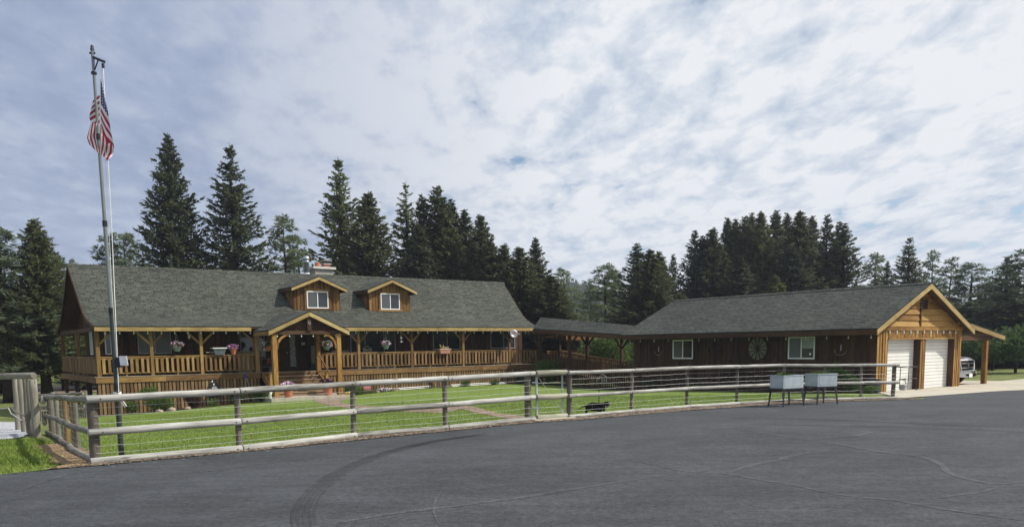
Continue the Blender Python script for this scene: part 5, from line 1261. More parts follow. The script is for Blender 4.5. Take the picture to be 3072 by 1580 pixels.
mb = MB(); mb.hexa([(-.5, .42, .8), (.55, .42, .8), (.55, .56, .8), (-.5, .56, .8), (-.46, .45, 1.04), (.5, .45, 1.04), (.5, .55, 1.04), (-.46, .55, 1.04)]); mb.build('cushion', plain('pale_cushion', (.22, .22, .20), .9, .1, 0, .5, 9), bn)
cb_ = hthing('cardboard_box', 'beige storage box on the porch behind the pink flower pot', 'box', 7.1, 1.2, DK)
mb = MB(); mb.box(-.4, 0, 0, .35, .5, 1.08); mb.build('carton', M['card'], cb_)
mb = MB(); mb.box(-.41, -.01, 1.0, .36, .51, 1.03); mb.build('lid', M['card'], cb_)
tbk = hthing('porch_shelf', 'tall slatted shelf with small birdhouses beside the entry post', 'shelf', 8.15, .95, DK)
for z in (.25, .65, 1.05): mb = MB(); mb.box(-.35, 0, z, .35, .35, z + .03); mb.build('shelf_board', M['logold'], tbk)
for x in (-.35, .31):
    mb = MB(); mb.box(x, .0, 0, x + .04, .04, 1.08); mb.build('leg', M['logold'], tbk); mb = MB(); mb.box(x, .31, 0, x + .04, .35, 1.08); mb.build('leg', M['logold'], tbk)
bh = hthing('birdhouse', 'little white birdhouse on the slatted porch shelf', 'birdhouse', 8.05, 1.05, DK + 1.08)
mb = MB(); mb.prism([(-.07, 0), (.07, 0), (.07, .12), (0, .19), (-.07, .12)], 0, .12, 'y'); mb.build('body', M['white'], bh)
mb = MB(); mb.bar((-.1, .06, .10), (.0, .06, .205), .16, .012, (0, 1, 0)) if False else mb.hexa([(-.1, -.02, .1), (0, -.02, .20), (0, .14, .20), (-.1, .14, .1), (-.1, -.02, .11), (0, -.02, .213), (0, .14, .213), (-.1, .14, .11)]); mb.hexa([(0, -.02, .20), (.1, -.02, .1), (.1, .14, .1), (0, .14, .20), (0, -.02, .213), (.1, -.02, .11), (.1, .14, .11), (0, .14, .213)]); mb.build('roof', M['iron'], bh)
rf_ = hthing('red_flower_pot', 'pot of dark red flowers beside the left end of the stairs', 'flower pot', 8.2, .55, DK)
mb = MB(); mb.lathe([(0, 0), (.12, 0), (.17, .28), (.15, .28), (0, .26)], 14); mb.build('pot', M['tub'], rf_); mb = MB(); clump(mb, (0, 0, .42), .25, .22, .18, 200, .07, 1., .2, .4); mb.build('foliage', M['shrubdark'], rf_, fix=False); mb = MB(); clump(mb, (0, 0, .45), .27, .24, .2, 120, .07, 1.4, .2, .7); mb.build('blossoms', M['flowerred'], rf_, fix=False)
wf = hthing('wall_figure', 'tall pale mottled figure panel standing by the wall inside the entry', 'wall art', 11.05, 1.75, DK)
mb = MB(); mb.box(-.18, 0, .35, .18, .05, 1.3); mb.build('panel', plain('mottled_panel', (.17, .19, .15), .9, .1, 0, .6, 12), wf); mb = MB(); mb.box(-.22, -.05, 0, .22, .2, .35); mb.build('base', plain('teal_base', (.02, .05, .05), .8), wf)
ws = hthing('wall_sign', 'tiny pale sign on the wall right of the front door', 'sign', 10.55, 2.05, 1.98)
mb = MB(); mb.box(-.11, -.02, -.07, .11, 0, .07); wso = mb.build('plate', M['greyframe'], ws); mb = MB(); mb.box(-.12, -.026, -.08, .12, -.004, -.07); mb.box(-.12, -.026, .07, .12, -.004, .08); mb.build('border', M['chair'], ws)
# potted flowers at the steps
for u, zf, lab, fl in ((7.95, 0, 'terracotta pot of pink and white petunias left of the steps', 'flowerpink'), (10.1, 0, 'larger terracotta pot right of the steps with purple flowers', 'burgundy')):
    s_ = 1.0 if u < 9 else 1.12
    o = hthing('terracotta_pot', lab, 'flower pot', u, -2.2 if u < 9 else -2.0, -.62, 'terracotta pots on the entry slab')
    mb = MB(); mb.lathe([(0, 0), (.17 * s_, 0), (.18 * s_, .12 * s_), (.195 * s_, .13 * s_), (.20 * s_, .25 * s_), (.215 * s_, .26 * s_), (.22 * s_, .38 * s_), (.245 * s_, .39 * s_), (.25 * s_, .48 * s_), (.22 * s_, .48 * s_), (.2 * s_, .42 * s_), (0, .42 * s_)], 20); mb.build('pot', M['terracotta'], o)
    mb = MB(); clump(mb, (0, 0, .56 * s_), .26, .26, .12, 260, .06, .7, .3, .3); mb.build('foliage', M['shrub'], o, fix=False)
    mb = MB(); clump(mb, (0, 0, .60 * s_), .29, .29, .13, 150, .07, 1.5, .3, .7); mb.build('blossoms', M[fl], o, fix=False)
    mb = MB(); clump(mb, (.02, 0, .60 * s_), .29, .29, .13, 80, .07, 1.5, .3, .7); mb.build('blossoms', M['flowerwhite' if u < 9 else 'flowerpink'], o, fix=False)
fb = hthing('angel_figurine', 'small grey green garden figurine at the left end of the entry slab', 'figurine', 7.0, -2.3, -.62)
mb = MB(); mb.lathe([(0, 0), (.09, 0), (.07, .15), (.05, .26), (.03, .3), (.045, .34), (.04, .40), (0, .43)], 12); mb.build('body', M['cloth'], fb); mb = MB(); mb.hexa([(.03, .0, .08), (.16, .02, .30), (.16, .04, .30), (.03, .03, .08), (.03, .0, .28), (.13, .02, .40), (.13, .04, .40), (.03, .03, .28)]); mb.build('wing', M['rope'], fb)
# satellite dish
sdp = W(22.86, -.52, 2.40)
sd = thing('satellite_dish', 'grey satellite dish mounted at the eave above the rightmost sunlit porch post', 'satellite dish', sdp)
mb = MB(); prof = [(0, 0), (.10, .010), (.19, .036), (.268, .078), (.274, .082), (.19, .046), (.10, .020), (0, .008)]; mb.lathe(prof, 26); dd_ = mb.build('reflector', M['dish'], sd, smooth=True)
dax = Vector((.38, -.86, .30)).normalized(); dq = Vector((0, 0, 1)).rotation_difference(dax); dd_.rotation_mode = 'QUATERNION'; dd_.rotation_quaternion = dq
mb = MB(); mb.tube([(0, 0, -.25), (.16, -.25, -.20), (.30, -.40, .0)], .012, 6); mb.build('feed_arm', M['darkmetal'], sd)
mb = MB(); mb.box(.20, -.48, -.03, .40, -.38, .06); mb.build('receiver', M['greyframe'], sd)
mb = MB(); mb.tube([(0, .03, 0), (-.02, .10, -.22), (.0, .42, -.42)], .022, 8); mb.build('mount_arm', M['darkmetal'], sd)
lg_ = text_obj('dish_text', 'dish', .14, sd, (0, 0, 0), (0, 0, 0), M['flowerred'], .002)
ux = Vector((dax.y, -dax.x, 0)).normalized() * -1; uy = dax.cross(ux); mm = Matrix((ux, uy, dax)).transposed(); lg_.rotation_euler = mm.to_euler(); lg_.location = dax * .035 + uy * .05
# things along the bed / skirting
ms_ = hthing('cutout_board', 'black cutout board with white painted figures leaning on the porch skirting', 'sign', 5.05, -.09, -.35)
mb = MB(); mb.prism([(-.33, -.18), (.33, -.18), (.28, .22), (.16, .5), (.02, .70), (-.14, .5), (-.30, .15)], -.02, .0, 'y'); mo = mb.build('board', M['black'], ms_)
mb = MB(); mb.prism([(-.06, .02), (-.03, .02), (-.02, .14), (.1, .14), (.12, .02), (.17, .02), (.18, .2), (.10, .32), (-.04, .30), (-.10, .22)], -.03, -.021, 'y')
mb.prism([(-.25, .0), (-.13, .0), (-.14, .16), (-.19, .20), (-.24, .14)], -.03, -.021, 'y'); mb.prism([(-.09, .50), (-.04, .52), (-.03, .60), (-.08, .60)], -.03, -.021, 'y'); mb.prism([(-.02, .36), (.04, .38), (.03, .45), (-.02, .44)], -.03, -.021, 'y'); mb.build('painted_shape', M['white'], mo)
bm_ = hthing('long_handled_brush', 'blue-headed long handled brush leaning on the skirting left of the steps', 'brush', 6.6, -.35, -.85)
mb = MB(); mb.tube([(.25, -.15, 0), (.06, .25, 1.15)], .014, 6); mb.tube([(.02, .05, 0), (.0, .28, 1.25)], .012, 6); mb.build('handle', M['chair'], bm_); mb = MB(); mb.lathe([(0, 1.12), (.05, 1.16), (.06, 1.28), (.035, 1.38), (0, 1.4)], 10, (0, .26, 0)); mb.build('brush_head', M['blue'], bm_)
sg = hthing('number_sign', 'small red board painted 2021 in the flower bed below the porch', 'sign', 13.0, -.5, gz(*xy(W(13.0, -.5))))
mb = MB(); mb.box(-.24, -.012, .14, .24, .012, .58); sgo = mb.build('board', plain('faded_red_board', (.40, .13, .12), .8), sg)
for x in (-.18, .14): mb = MB(); mb.box(x, .014, 0, x + .04, .03, .4); mb.build('stake', M['red'], sg)
text_obj('number_text', '2021', .235, sgo, (0, -.016, .34), (math.pi / 2, 0, 0), plain('pale_red_paint', (.62, .40, .36), .8))
for u0, u1, v, lab in ((14.9, 17.0, -.45, 'white pipe lying along the flower bed below the middle of the porch'), (18.3, 22.3, -.55, 'long white pipe lying along the flower bed near the right end of the porch')):
    a = W(u0, v); o = hthing('white_pipe', lab, 'pipe', u0, v, gz(a.x, a.y)); b = W(u1, v); dz = gz(b.x, b.y) - gz(a.x, a.y)
    mb = MB(); mb.tube([(0, 0, .12), (u1 - u0, 0, .12 + dz)], .024, 8); mb.build('upper_pipe', M['white'], o); mb = MB(); mb.tube([(0, -.15, .05), ((u1 - u0) * .96, -.15, .05 + dz)], .024, 8); mb.build('lower_pipe', M['white'], o)
for i, (u, v, s_, lab) in enumerate(((14.55, -.7, .22, 'pinkish field stone at the left end of the white pipe'), (13.35, -1.0, .14, 'small pale stone in front of the red number sign'), (2.0, -2.2, .17, 'reddish stone in front of the green bush near the pole'), (2.55, -2.1, .2, 'flat red stone by the burgundy bush'), (3.3, -1.9, .16, 'round stone at the lawn edge right of the burgundy bush'))):
    p = W(u, v); bm = bmesh.new(); bmesh.ops.create_icosphere(bm, subdivisions=2, radius=s_)
    for q in bm.verts: q.co *= 1 + ru(-.15, .15); q.co.z *= .6
    me = bpy.data.meshes.new('stone'); bm.to_mesh(me); bm.free(); me.materials.append(M['stone']); o = bpy.data.objects.new('garden_stone', me); COL.objects.link(o); o.location = (p.x, p.y, gz(p.x, p.y) + s_ * .3); tag(o, lab, 'stone')
wbw = hthing('wheelbarrow', 'dark wheelbarrow with pale tray standing under the right end of the porch', 'wheelbarrow', 23.3, -1.0, gz(*xy(W(23.3, -1.0))))
mb = MB(); mb.hexa([(-.3, -.25, .3), (.3, -.25, .3), (.3, .25, .3), (-.3, .25, .3), (-.5, -.36, .58), (.5, -.36, .58), (.5, .36, .58), (-.5, .36, .58)]); mb.build('tray', M['darkmetal'], wbw)
mb = MB(); clump(mb, (0, 0, .60), .42, .3, .08, 160, .08, .8, .2, .2); mb.build('clippings', M['cloth'], wbw, fix=False)
mb = MB(); mb.tube([(.18 * math.cos(a), 0, .18 + .18 * math.sin(a)) for a in [k * math.pi / 8 for k in range(17)]], .04, 6, False); wo = mb.build('wheel', M['rubber'], wbw); wo.location = (-.45, 0, 0)
for s_ in (-.25, .25): mb = MB(); mb.tube([(-.45, s_ * .4, .2), (.2, s_, .32), (.9, s_, .55)], .016, 6); mb.build('handle', M['chair'], wbw); mb = MB(); mb.tube([(.25, s_, .3), (.35, s_, 0)], .016, 6); mb.build('leg', M['darkmetal'], wbw)
hk = hthing('spare_wheel', 'black ring with white centre hanging under the left deck corner', 'wheel', .05, 5.5, -.25)
mb = MB(); mb.tube([(0, .13 * math.cos(a), .13 * math.sin(a)) for a in [k * math.pi / 10 for k in range(21)]], .055, 8, False); mb.build('tyre', M['rubber'], hk); mb = MB(); mb.cyl((-.03, 0, 0), (.03, 0, 0), .05); mb.build('hub', M['white'], hk); mb = MB(); mb.tube([(0, 0, .12), (0, 0, .55)], .008, 4); mb.build('cord', M['black'], hk)
# shrubs and bed plants
def shrub(u, v, rx, ry, rz, n, ls, mat, label, nm='shrub', lobes=5, world=None, trunk=True, wr=.5):
    p = world if world else W(u, v); z = gz(p.x, p.y)
    o = thing(nm, label, 'shrub', (p.x, p.y, z), RZ)
    mb = MB(); clump(mb, (0, 0, rz * .95), rx, ry, rz, n, ls, wr, .3, .45, lobes); mb.build('foliage', M[mat], o, fix=False)
    if trunk:
        mb = MB()
        for k in range(5): a = ru(0, 6.28); mb.tube([(0, 0, -.05), (rx * .3 * math.cos(a), ry * .3 * math.sin(a), rz * .7), (rx * .55 * math.cos(a), ry * .55 * math.sin(a), rz * 1.3)], [.02, .014, .006], 5)
        mb.build('stems', M['bark'], o)
    return o
shrub(1.15, -1.0, .45, .4, .38, 900, .08, 'shrub', 'small yellow green bush at the house corner behind the flagpole')
shrub(2.15, -1.25, .78, .6, .66, 3400, .10, 'shrub', 'feathery dark green bush right of the flagpole below the porch')
o_ = shrub(2.1, -.9, .35, .3, .85, 900, .10, 'shrub', 'tall feathery light green plant rising behind the dark green bush', wr=.25)
shrub(3.75, -1.1, .68, .5, .42, 2600, .09, 'burgundy', 'low burgundy barberry bush below the porch')
shrub(4.6, -1.5, .3, .25, .18, 400, .09, 'leaf', 'small hosta clump right of the burgundy bush')
shrub(5.9, -.8, .5, .35, .4, 1200, .08, 'shrubdark', 'dark shaded bush under the porch left of the brush')
shrub(6.8, -1.5, .55, .45, .38, 1500, .10, 'leaf', 'bright green leafy bush just left of the entry slab')
shrub(11.6, -1.6, .42, .4, .40, 1500, .08, 'shrub', 'bright green bush just right of the entry slab')
shrub(19.05, -.9, .38, .3, .22, 800, .07, 'shrub', 'small green bush in the bed under the pink rail planter')
shrub(21.1, -1.1, .5, .35, .15, 700, .08, 'shrub', 'low bright green plant at the bed edge near the right end of the porch')
shrub(16.8, -.8, .25, .2, .2, 350, .06, 'burgundy', 'small burgundy plant beside the white pipe')
shrub(24.15, -2.2, .95, .85, 1.0, 6500, .085, 'shrub', 'large round light green bush in front of the right end of the porch')
shrub(24.05, -21.35, .5, .55, .70, 2600, .10, 'shrub', 'leafy bush by the garage wall near the garage corner')
shrub(24.15, -21.9, .4, .4, .40, 1500, .09, 'leaf', 'pale flowering bush beside the leafy bush at the garage wall')
shrub(23.6, -23.0, .55, .35, .16, 900, .07, 'leaf', 'low green ground plant at the right end of the fence', trunk=False)
shrub(24.0, -11.0, .6, .5, .25, 900, .09, 'shrubdark', 'dark low plants along the left half of the garage wall')
shrub(24.0, -13.7, .8, .5, .25, 900, .09, 'shrubdark', 'dark low plants under the thin iron wheel')
ft = hthing('ornamental_grass', 'tuft of long thin leaves in the bed left of the red number sign', 'plant', 12.1, -1.1, gz(*xy(W(12.1, -1.1))))
mb = MB(); spikes(mb, (0, 0, 0), .35, .45, 260, .012); spikes(mb, (.8, .25, 0), .5, .3, 160, .012); mb.build('leaves', M['shrub'], ft, fix=False)
yf = hthing('yellow_flowers', 'small clump of yellow flowers at the right corner of the entry slab', 'flowers', 11.0, -2.45, gz(*xy(W(11, -2.45))))
mb = MB(); clump(mb, (0, 0, .12), .18, .15, .12, 160, .08, 1.4, .2, .5); mb.build('blossoms', M['floweryellow'], yf, fix=False)
wf2 = hthing('white_bed_flowers', 'row of cream coloured flowers in front of the skirting right of the red number sign', 'flowers', 13.9, -.75, gz(*xy(W(13.9, -.75))))
mb = MB(); clump(mb, (0, 0, .12), .55, .12, .08, 140, .07, 1.3, .2, .5); mb.build('blossoms', M['flowerwhite'], wf2, fix=False); mb = MB(); clump(mb, (0, 0, .08), .6, .2, .1, 200, .07, .6, .2, .3); mb.build('foliage', M['shrub'], wf2, fix=False)
# garden hook with sign letters
hkp = G(1797, 1226); hk = thing('garden_hook_sign', 'thin dark rod in the lawn topped by a small dark sign with pale letters', 'garden sign', hkp)
hh_ = at_depth(1793, 1150, hkp.y).z - hkp.z
mb = MB(); mb.tube([(0, 0, -.1), (0, 0, hh_)], .014, 6); mb.build('rod', M['iron'], hk)
mb = MB(); mb.box(-.10, -.01, hh_ - .02, .30, .01, hh_ + .17); hb = mb.build('sign_plate', M['iron'], hk)
for x in (.07, .13, .19): mb = MB(); mb.box(x, -.02, hh_ + .04, x + .018, -.011, hh_ + .13); mb.build('letter_stroke', M['chair'], hb)
mb = MB(); mb.tube([(-.03 + .035 * math.cos(a), -.018, hh_ + .10 + .04 * math.sin(a)) for a in [k * math.pi / 6 for k in range(10)]], .008, 5); mb.tube([(.0, 0, hh_ + .17), (.1, 0, hh_ + .26), (.22, 0, hh_ + .17)], .008, 5); mb.build('scroll', M['chair'], hb)
# shed-side cart frame near garage corner
ct = hthing('utility_cart', 'black tubular utility cart at the right end of the long fence', 'cart', 25.3, -23.35, -.3)
mb = MB()
for a, b in (((-.45, 0, .95), (.55, 0, .90)), ((.55, 0, .90), (.50, 0, .0)), ((-.45, -.4, .98), (.45, -.4, .95)), ((-.45, 0, .95), (-.45, -.4, .98)), ((.45, -.4, .95), (.55, 0, .9)), ((-.1, 0, .93), (-.14, 0, .05)), ((-.2, 0, .45), (.5, 0, .42)), ((-.2, -.4, .5), (.45, -.4, .48)), ((.45, -.4, .95), (.42, -.4, .0)), ((-.4, -.4, .5), (-.2, 0, .45))): mb.tube([a, b], .016, 6)
mb.build('frame', M['darkmetal'], ct)
mb = MB(); mb.tube([(.0, -.1, .40), (.12, -.1, .38), (.17, -.1, .25), (.15, -.1, .05)], .022, 6); mb.box(-.1, -.2, .02, .12, .0, .24); mb.build('pump', M['greyframe'], ct)
mb = MB(); mb.lathe([(0, 0), (.22, 0), (.25, .55), (.23, .55), (.2, .5), (0, .5)], 16)
bkt = hthing('plastic_bin', 'dark blue bin by the garage corner behind the fence', 'bin', 24.45, -22.7, -.42); mb.build('body', plain('dark_blue_bin', (.03, .045, .07), .5), bkt); mb = MB(); mb.lathe([(.24, .54), (.265, .54), (.265, .58), (.24, .58)], 16); mb.build('rim', M['black'], bkt)

# ------------------------------------------------------------------ dog
def skin_body(name, verts, edges, radii, mat, parent, sub=2, root=0):
    me = bpy.data.meshes.new(name); me.from_pydata(verts, edges, []); me.materials.append(mat); o = bpy.data.objects.new(name, me); COL.objects.link(o)
    md = o.modifiers.new('skin', 'SKIN'); sv = me.skin_vertices[0].data
    for i, r_ in enumerate(radii): sv[i].radius = r_ if isinstance(r_, tuple) else (r_, r_)
    sv[root].use_root = True; md.use_smooth_shade = True
    s = o.modifiers.new('sub', 'SUBSURF'); s.levels = sub; s.render_levels = sub
    dg = bpy.context.evaluated_depsgraph_get(); m2 = bpy.data.meshes.new_from_object(o.evaluated_get(dg)); o.modifiers.clear(); o.data = m2; m2.name = name
    m2.materials.clear(); m2.materials.append(mat); m2.polygons.foreach_set('use_smooth', [True] * len(m2.polygons)); 
    if parent: o.parent = parent
    return o
def dogmat():
    mt, nt, b = newmat('dog_coat', .85, .08); o = objc(nt); s = nt.nodes.new('ShaderNodeSeparateXYZ'); nt.links.new(o, s.inputs[0])
    n = noise_n(nt, o, 60, 3); nn = math_n(nt, 'MULTIPLY', math_n(nt, 'SUBTRACT', n, .5), .03)
    chest = math_n(nt, 'MULTIPLY', math_n(nt, 'GREATER_THAN', math_n(nt, 'ADD', s.outputs[0], nn), .235), math_n(nt, 'LESS_THAN', math_n(nt, 'ADD', s.outputs[2], nn), .19))
    muz = math_n(nt, 'GREATER_THAN', math_n(nt, 'ADD', s.outputs[0], nn), .335)
    c = mixc(nt, n, (.006, .005, .006), (.014, .012, .014)); c = mixc(nt, chest, c, (.60, .56, .50)); c = mixc(nt, muz, c, (.38, .33, .27))
    nt.links.new(c, b.inputs['Base Color']); return mt
dp = G(1786, 1241)
dog = thing('dog', 'small black short-legged dog with white chest walking right on the lawn behind the fence', 'dog', (dp.x, dp.y, dp.z + .02), math.radians(6))
dv_ = [(-.19, 0, .165), (-.10, 0, .175), (.02, 0, .150), (.12, 0, .140), (.20, 0, .155), (.245, 0, .195), (.295, 0, .225), (.345, 0, .212), (.385, 0, .198),
       (-.25, 0, .185), (-.32, 0, .165), (-.39, 0, .12), (-.44, 0, .09),
       (-.20, .05, .11), (-.17, .055, .075), (-.215, .055, .04), (-.195, .055, .01), (-.20, -.05, .11), (-.22, -.055, .075), (-.26, -.055, .04), (-.24, -.055, .01),
       (.15, .05, .10), (.17, .055, .06), (.16, .055, .02), (.18, .055, .008), (.15, -.05, .10), (.20, -.055, .07), (.24, -.055, .03), (.26, -.055, .012)]
de = [(0, 1), (1, 2), (2, 3), (3, 4), (4, 5), (5, 6), (6, 7), (7, 8), (0, 9), (9, 10), (10, 11), (11, 12), (0, 13), (13, 14), (14, 15), (15, 16), (0, 17), (17, 18), (18, 19), (19, 20),
      (3, 21), (21, 22), (22, 23), (23, 24), (3, 25), (25, 26), (26, 27), (27, 28)]
dr = [.125, .120, .118, .132, .112, .082, .088, .058, .036, .022, .014, .010, .006, .048, .03, .019, .018, .048, .03, .019, .018, .042, .026, .019, .018, .042, .026, .019, .018]
skin_body('body', dv_, de, dr, dogmat(), dog, root=2)
for s_ in (1, -1):
    mb = MB(); mb.prism([(-.03, .03), (.03, .035), (.035, -.02), (.0, -.075), (-.03, -.03)], -.006, .006, 'y'); e_ = mb.build('ear', M['dogblack'], dog); e_.location = (.28, s_ * .06, .235); e_.scale = (1.2, 1, 1.2); e_.rotation_euler = (s_ * .25, 0, 0)
    mb = MB(); mb.lathe([(0, -.006), (.006, 0), (0, .006)], 8); y_ = mb.build('eye', M['black'], dog); y_.location = (.335, s_ * .03, .235)
mb = MB(); mb.lathe([(0, -.01), (.012, 0), (0, .01)], 8); y_ = mb.build('nose', M['black'], dog); y_.location = (.412, 0, .20)

# ------------------------------------------------------------------ pickup truck
tr = hthing('pickup_truck', 'white pickup truck parked nose out under the carport beside the garage', 'pickup truck', 33.75, -22.1, -.44)
S_ = .98
def T(x, y, z): return (x * S_, y * S_, z * S_)
def loft(mb, secs):
    for a, b in zip(secs, secs[1:]):
        n = len(a)
        for i in range(n - 1): mb.face([a[i], a[i + 1], b[i + 1], b[i]])
    mb.face(list(secs[0])[::-1]); mb.face(list(secs[-1]))
def csec(y, hw, z0, zs, zt, bul=.06):
    return [T(-hw + bul, y, z0), T(-hw, y, (z0 + zs) / 2), T(-hw + .02, y, zs), T(-hw + .14, y, zt - .03), T(-hw * .5, y, zt), T(0, y, zt + .02), T(hw * .5, y, zt), T(hw - .14, y, zt - .03), T(hw - .02, y, zs), T(hw, y, (z0 + zs) / 2), T(hw - .06, y, z0)]
mb = MB(); loft(mb, [csec(.10, .86, .60, 1.02, 1.22), csec(.30, .93, .55, 1.08, 1.32), csec(.9, .96, .5, 1.12, 1.40), csec(1.6, .97, .5, 1.12, 1.42), csec(3.9, .97, .5, 1.14, 1.36), csec(5.8, .97, .55, 1.14, 1.32)])
bd = mb.build('body', M['carwhite'], tr, smooth=True)
mb = MB(); loft(mb, [[T(x, 1.5, 1.36) for x in (-.86, 0, .86)] + [T(.86, 1.5, 1.38), T(0, 1.5, 1.42), T(-.86, 1.5, 1.38)], [T(-.82, 2.15, 1.36), T(0, 2.15, 1.36), T(.82, 2.15, 1.36), T(.68, 2.15, 1.92), T(0, 2.15, 1.96), T(-.68, 2.15, 1.92)], [T(-.82, 3.6, 1.36), T(0, 3.6, 1.36), T(.82, 3.6, 1.36), T(.70, 3.5, 1.94), T(0, 3.5, 1.98), T(-.70, 3.5, 1.94)]]); mb.build('cab', M['glass'], tr)
mb = MB(); mb.hexa([T(-.60, .06, .70), T(.60, .06, .70), T(.60, .16, .70), T(-.60, .16, .70), T(-.66, .08, 1.17), T(.66, .08, 1.17), T(.66, .2, 1.17), T(-.66, .2, 1.17)]); gr = mb.build('grille', M['cardark'], tr)
mb = MB()
for z in (.80, 1.02): mb.box(-.62 * S_, .02 * S_, z * S_, .62 * S_, .06 * S_, (z + .045) * S_)
mb.build('grille_bar', M['chrome'], gr)
mb = MB(); 
for a, b in ((T(-.63, .04, .69), T(.63, .04, .69)), (T(-.63, .04, .69), T(-.69, .07, 1.18)), (T(.63, .04, .69), T(.69, .07, 1.18))): mb.tube([a, b], .02, 6)
mb.build('grille_surround', M['chrome'], gr)
mb = MB(); mb.prism([(-.06, -.02), (-.075, .05), (-.02, .085), (.02, .085), (.075, .05), (.06, -.02), (.03, .02), (.02, -.07), (-.02, -.07), (-.03, .02)], -.012, .0, 'y'); em = mb.build('emblem', M['chrome'], gr); em.location = T(0, .01, .92)
for s_ in (-1, 1):
    mb = MB(); mb.hexa([T(s_ * .64, .07, .76), T(s_ * .86, .16, .76), T(s_ * .86, .24, .76), T(s_ * .64, .15, .76), T(s_ * .68, .08, 1.16), T(s_ * .88, .2, 1.10), T(s_ * .88, .28, 1.10), T(s_ * .68, .16, 1.16)]); mb.build('headlight', M['glass'], tr)
mb = MB(); loft(mb, [[T(-.98, .25, .42), T(-.98, .25, .66), T(-.94, .33, .68), T(-.94, .33, .42)], [T(-.88, .0, .40), T(-.88, -.0, .67), T(-.86, .12, .69), T(-.86, .12, .40)], [T(-.5, -.10, .38), T(-.5, -.10, .66), T(-.5, .05, .69), T(-.5, .05, .38)], [T(.5, -.10, .38), T(.5, -.10, .66), T(.5, .05, .69), T(.5, .05, .38)], [T(.88, .0, .40), T(.88, 0, .67), T(.86, .12, .69), T(.86, .12, .40)], [T(.98, .25, .42), T(.98, .25, .66), T(.94, .33, .68), T(.94, .33, .42)]])
bp = mb.build('bumper', M['chrome'], tr)
mb = MB(); mb.box(-.45 * S_, -.112 * S_, .43 * S_, .60 * S_, -.102 * S_, .54 * S_); mb.build('bumper_intake', M['cardark'], bp)
mb = MB(); mb.box(-.16, -.125, .36, .16, -.105, .53); mb.build('number_plate', M['white'], bp)
for x in (-.82, .82):
    for y in (.95, 4.6):
        mb = MB(); mb.lathe([(0, -.13), (.24, -.13), (.38, -.12), (.40, -.08), (.40, .08), (.38, .12), (.24, .13), (0, .13)], 24); wl = mb.build('wheel', M['rubber'], tr); wl.location = T(x, y, .42); wl.rotation_euler = (0, math.pi / 2, 0)
        mb = MB(); mb.lathe([(0, -.14), (.1, -.145), (.22, -.135), (.22, .135), (.1, .145), (0, .14)], 18); mb.build('rim', M['chrome'], wl)
mb = MB(); mb.box(-.9 * S_, .3, .3, .9 * S_, 5.2, .5); mb.build('chassis', M['cardark'], tr)

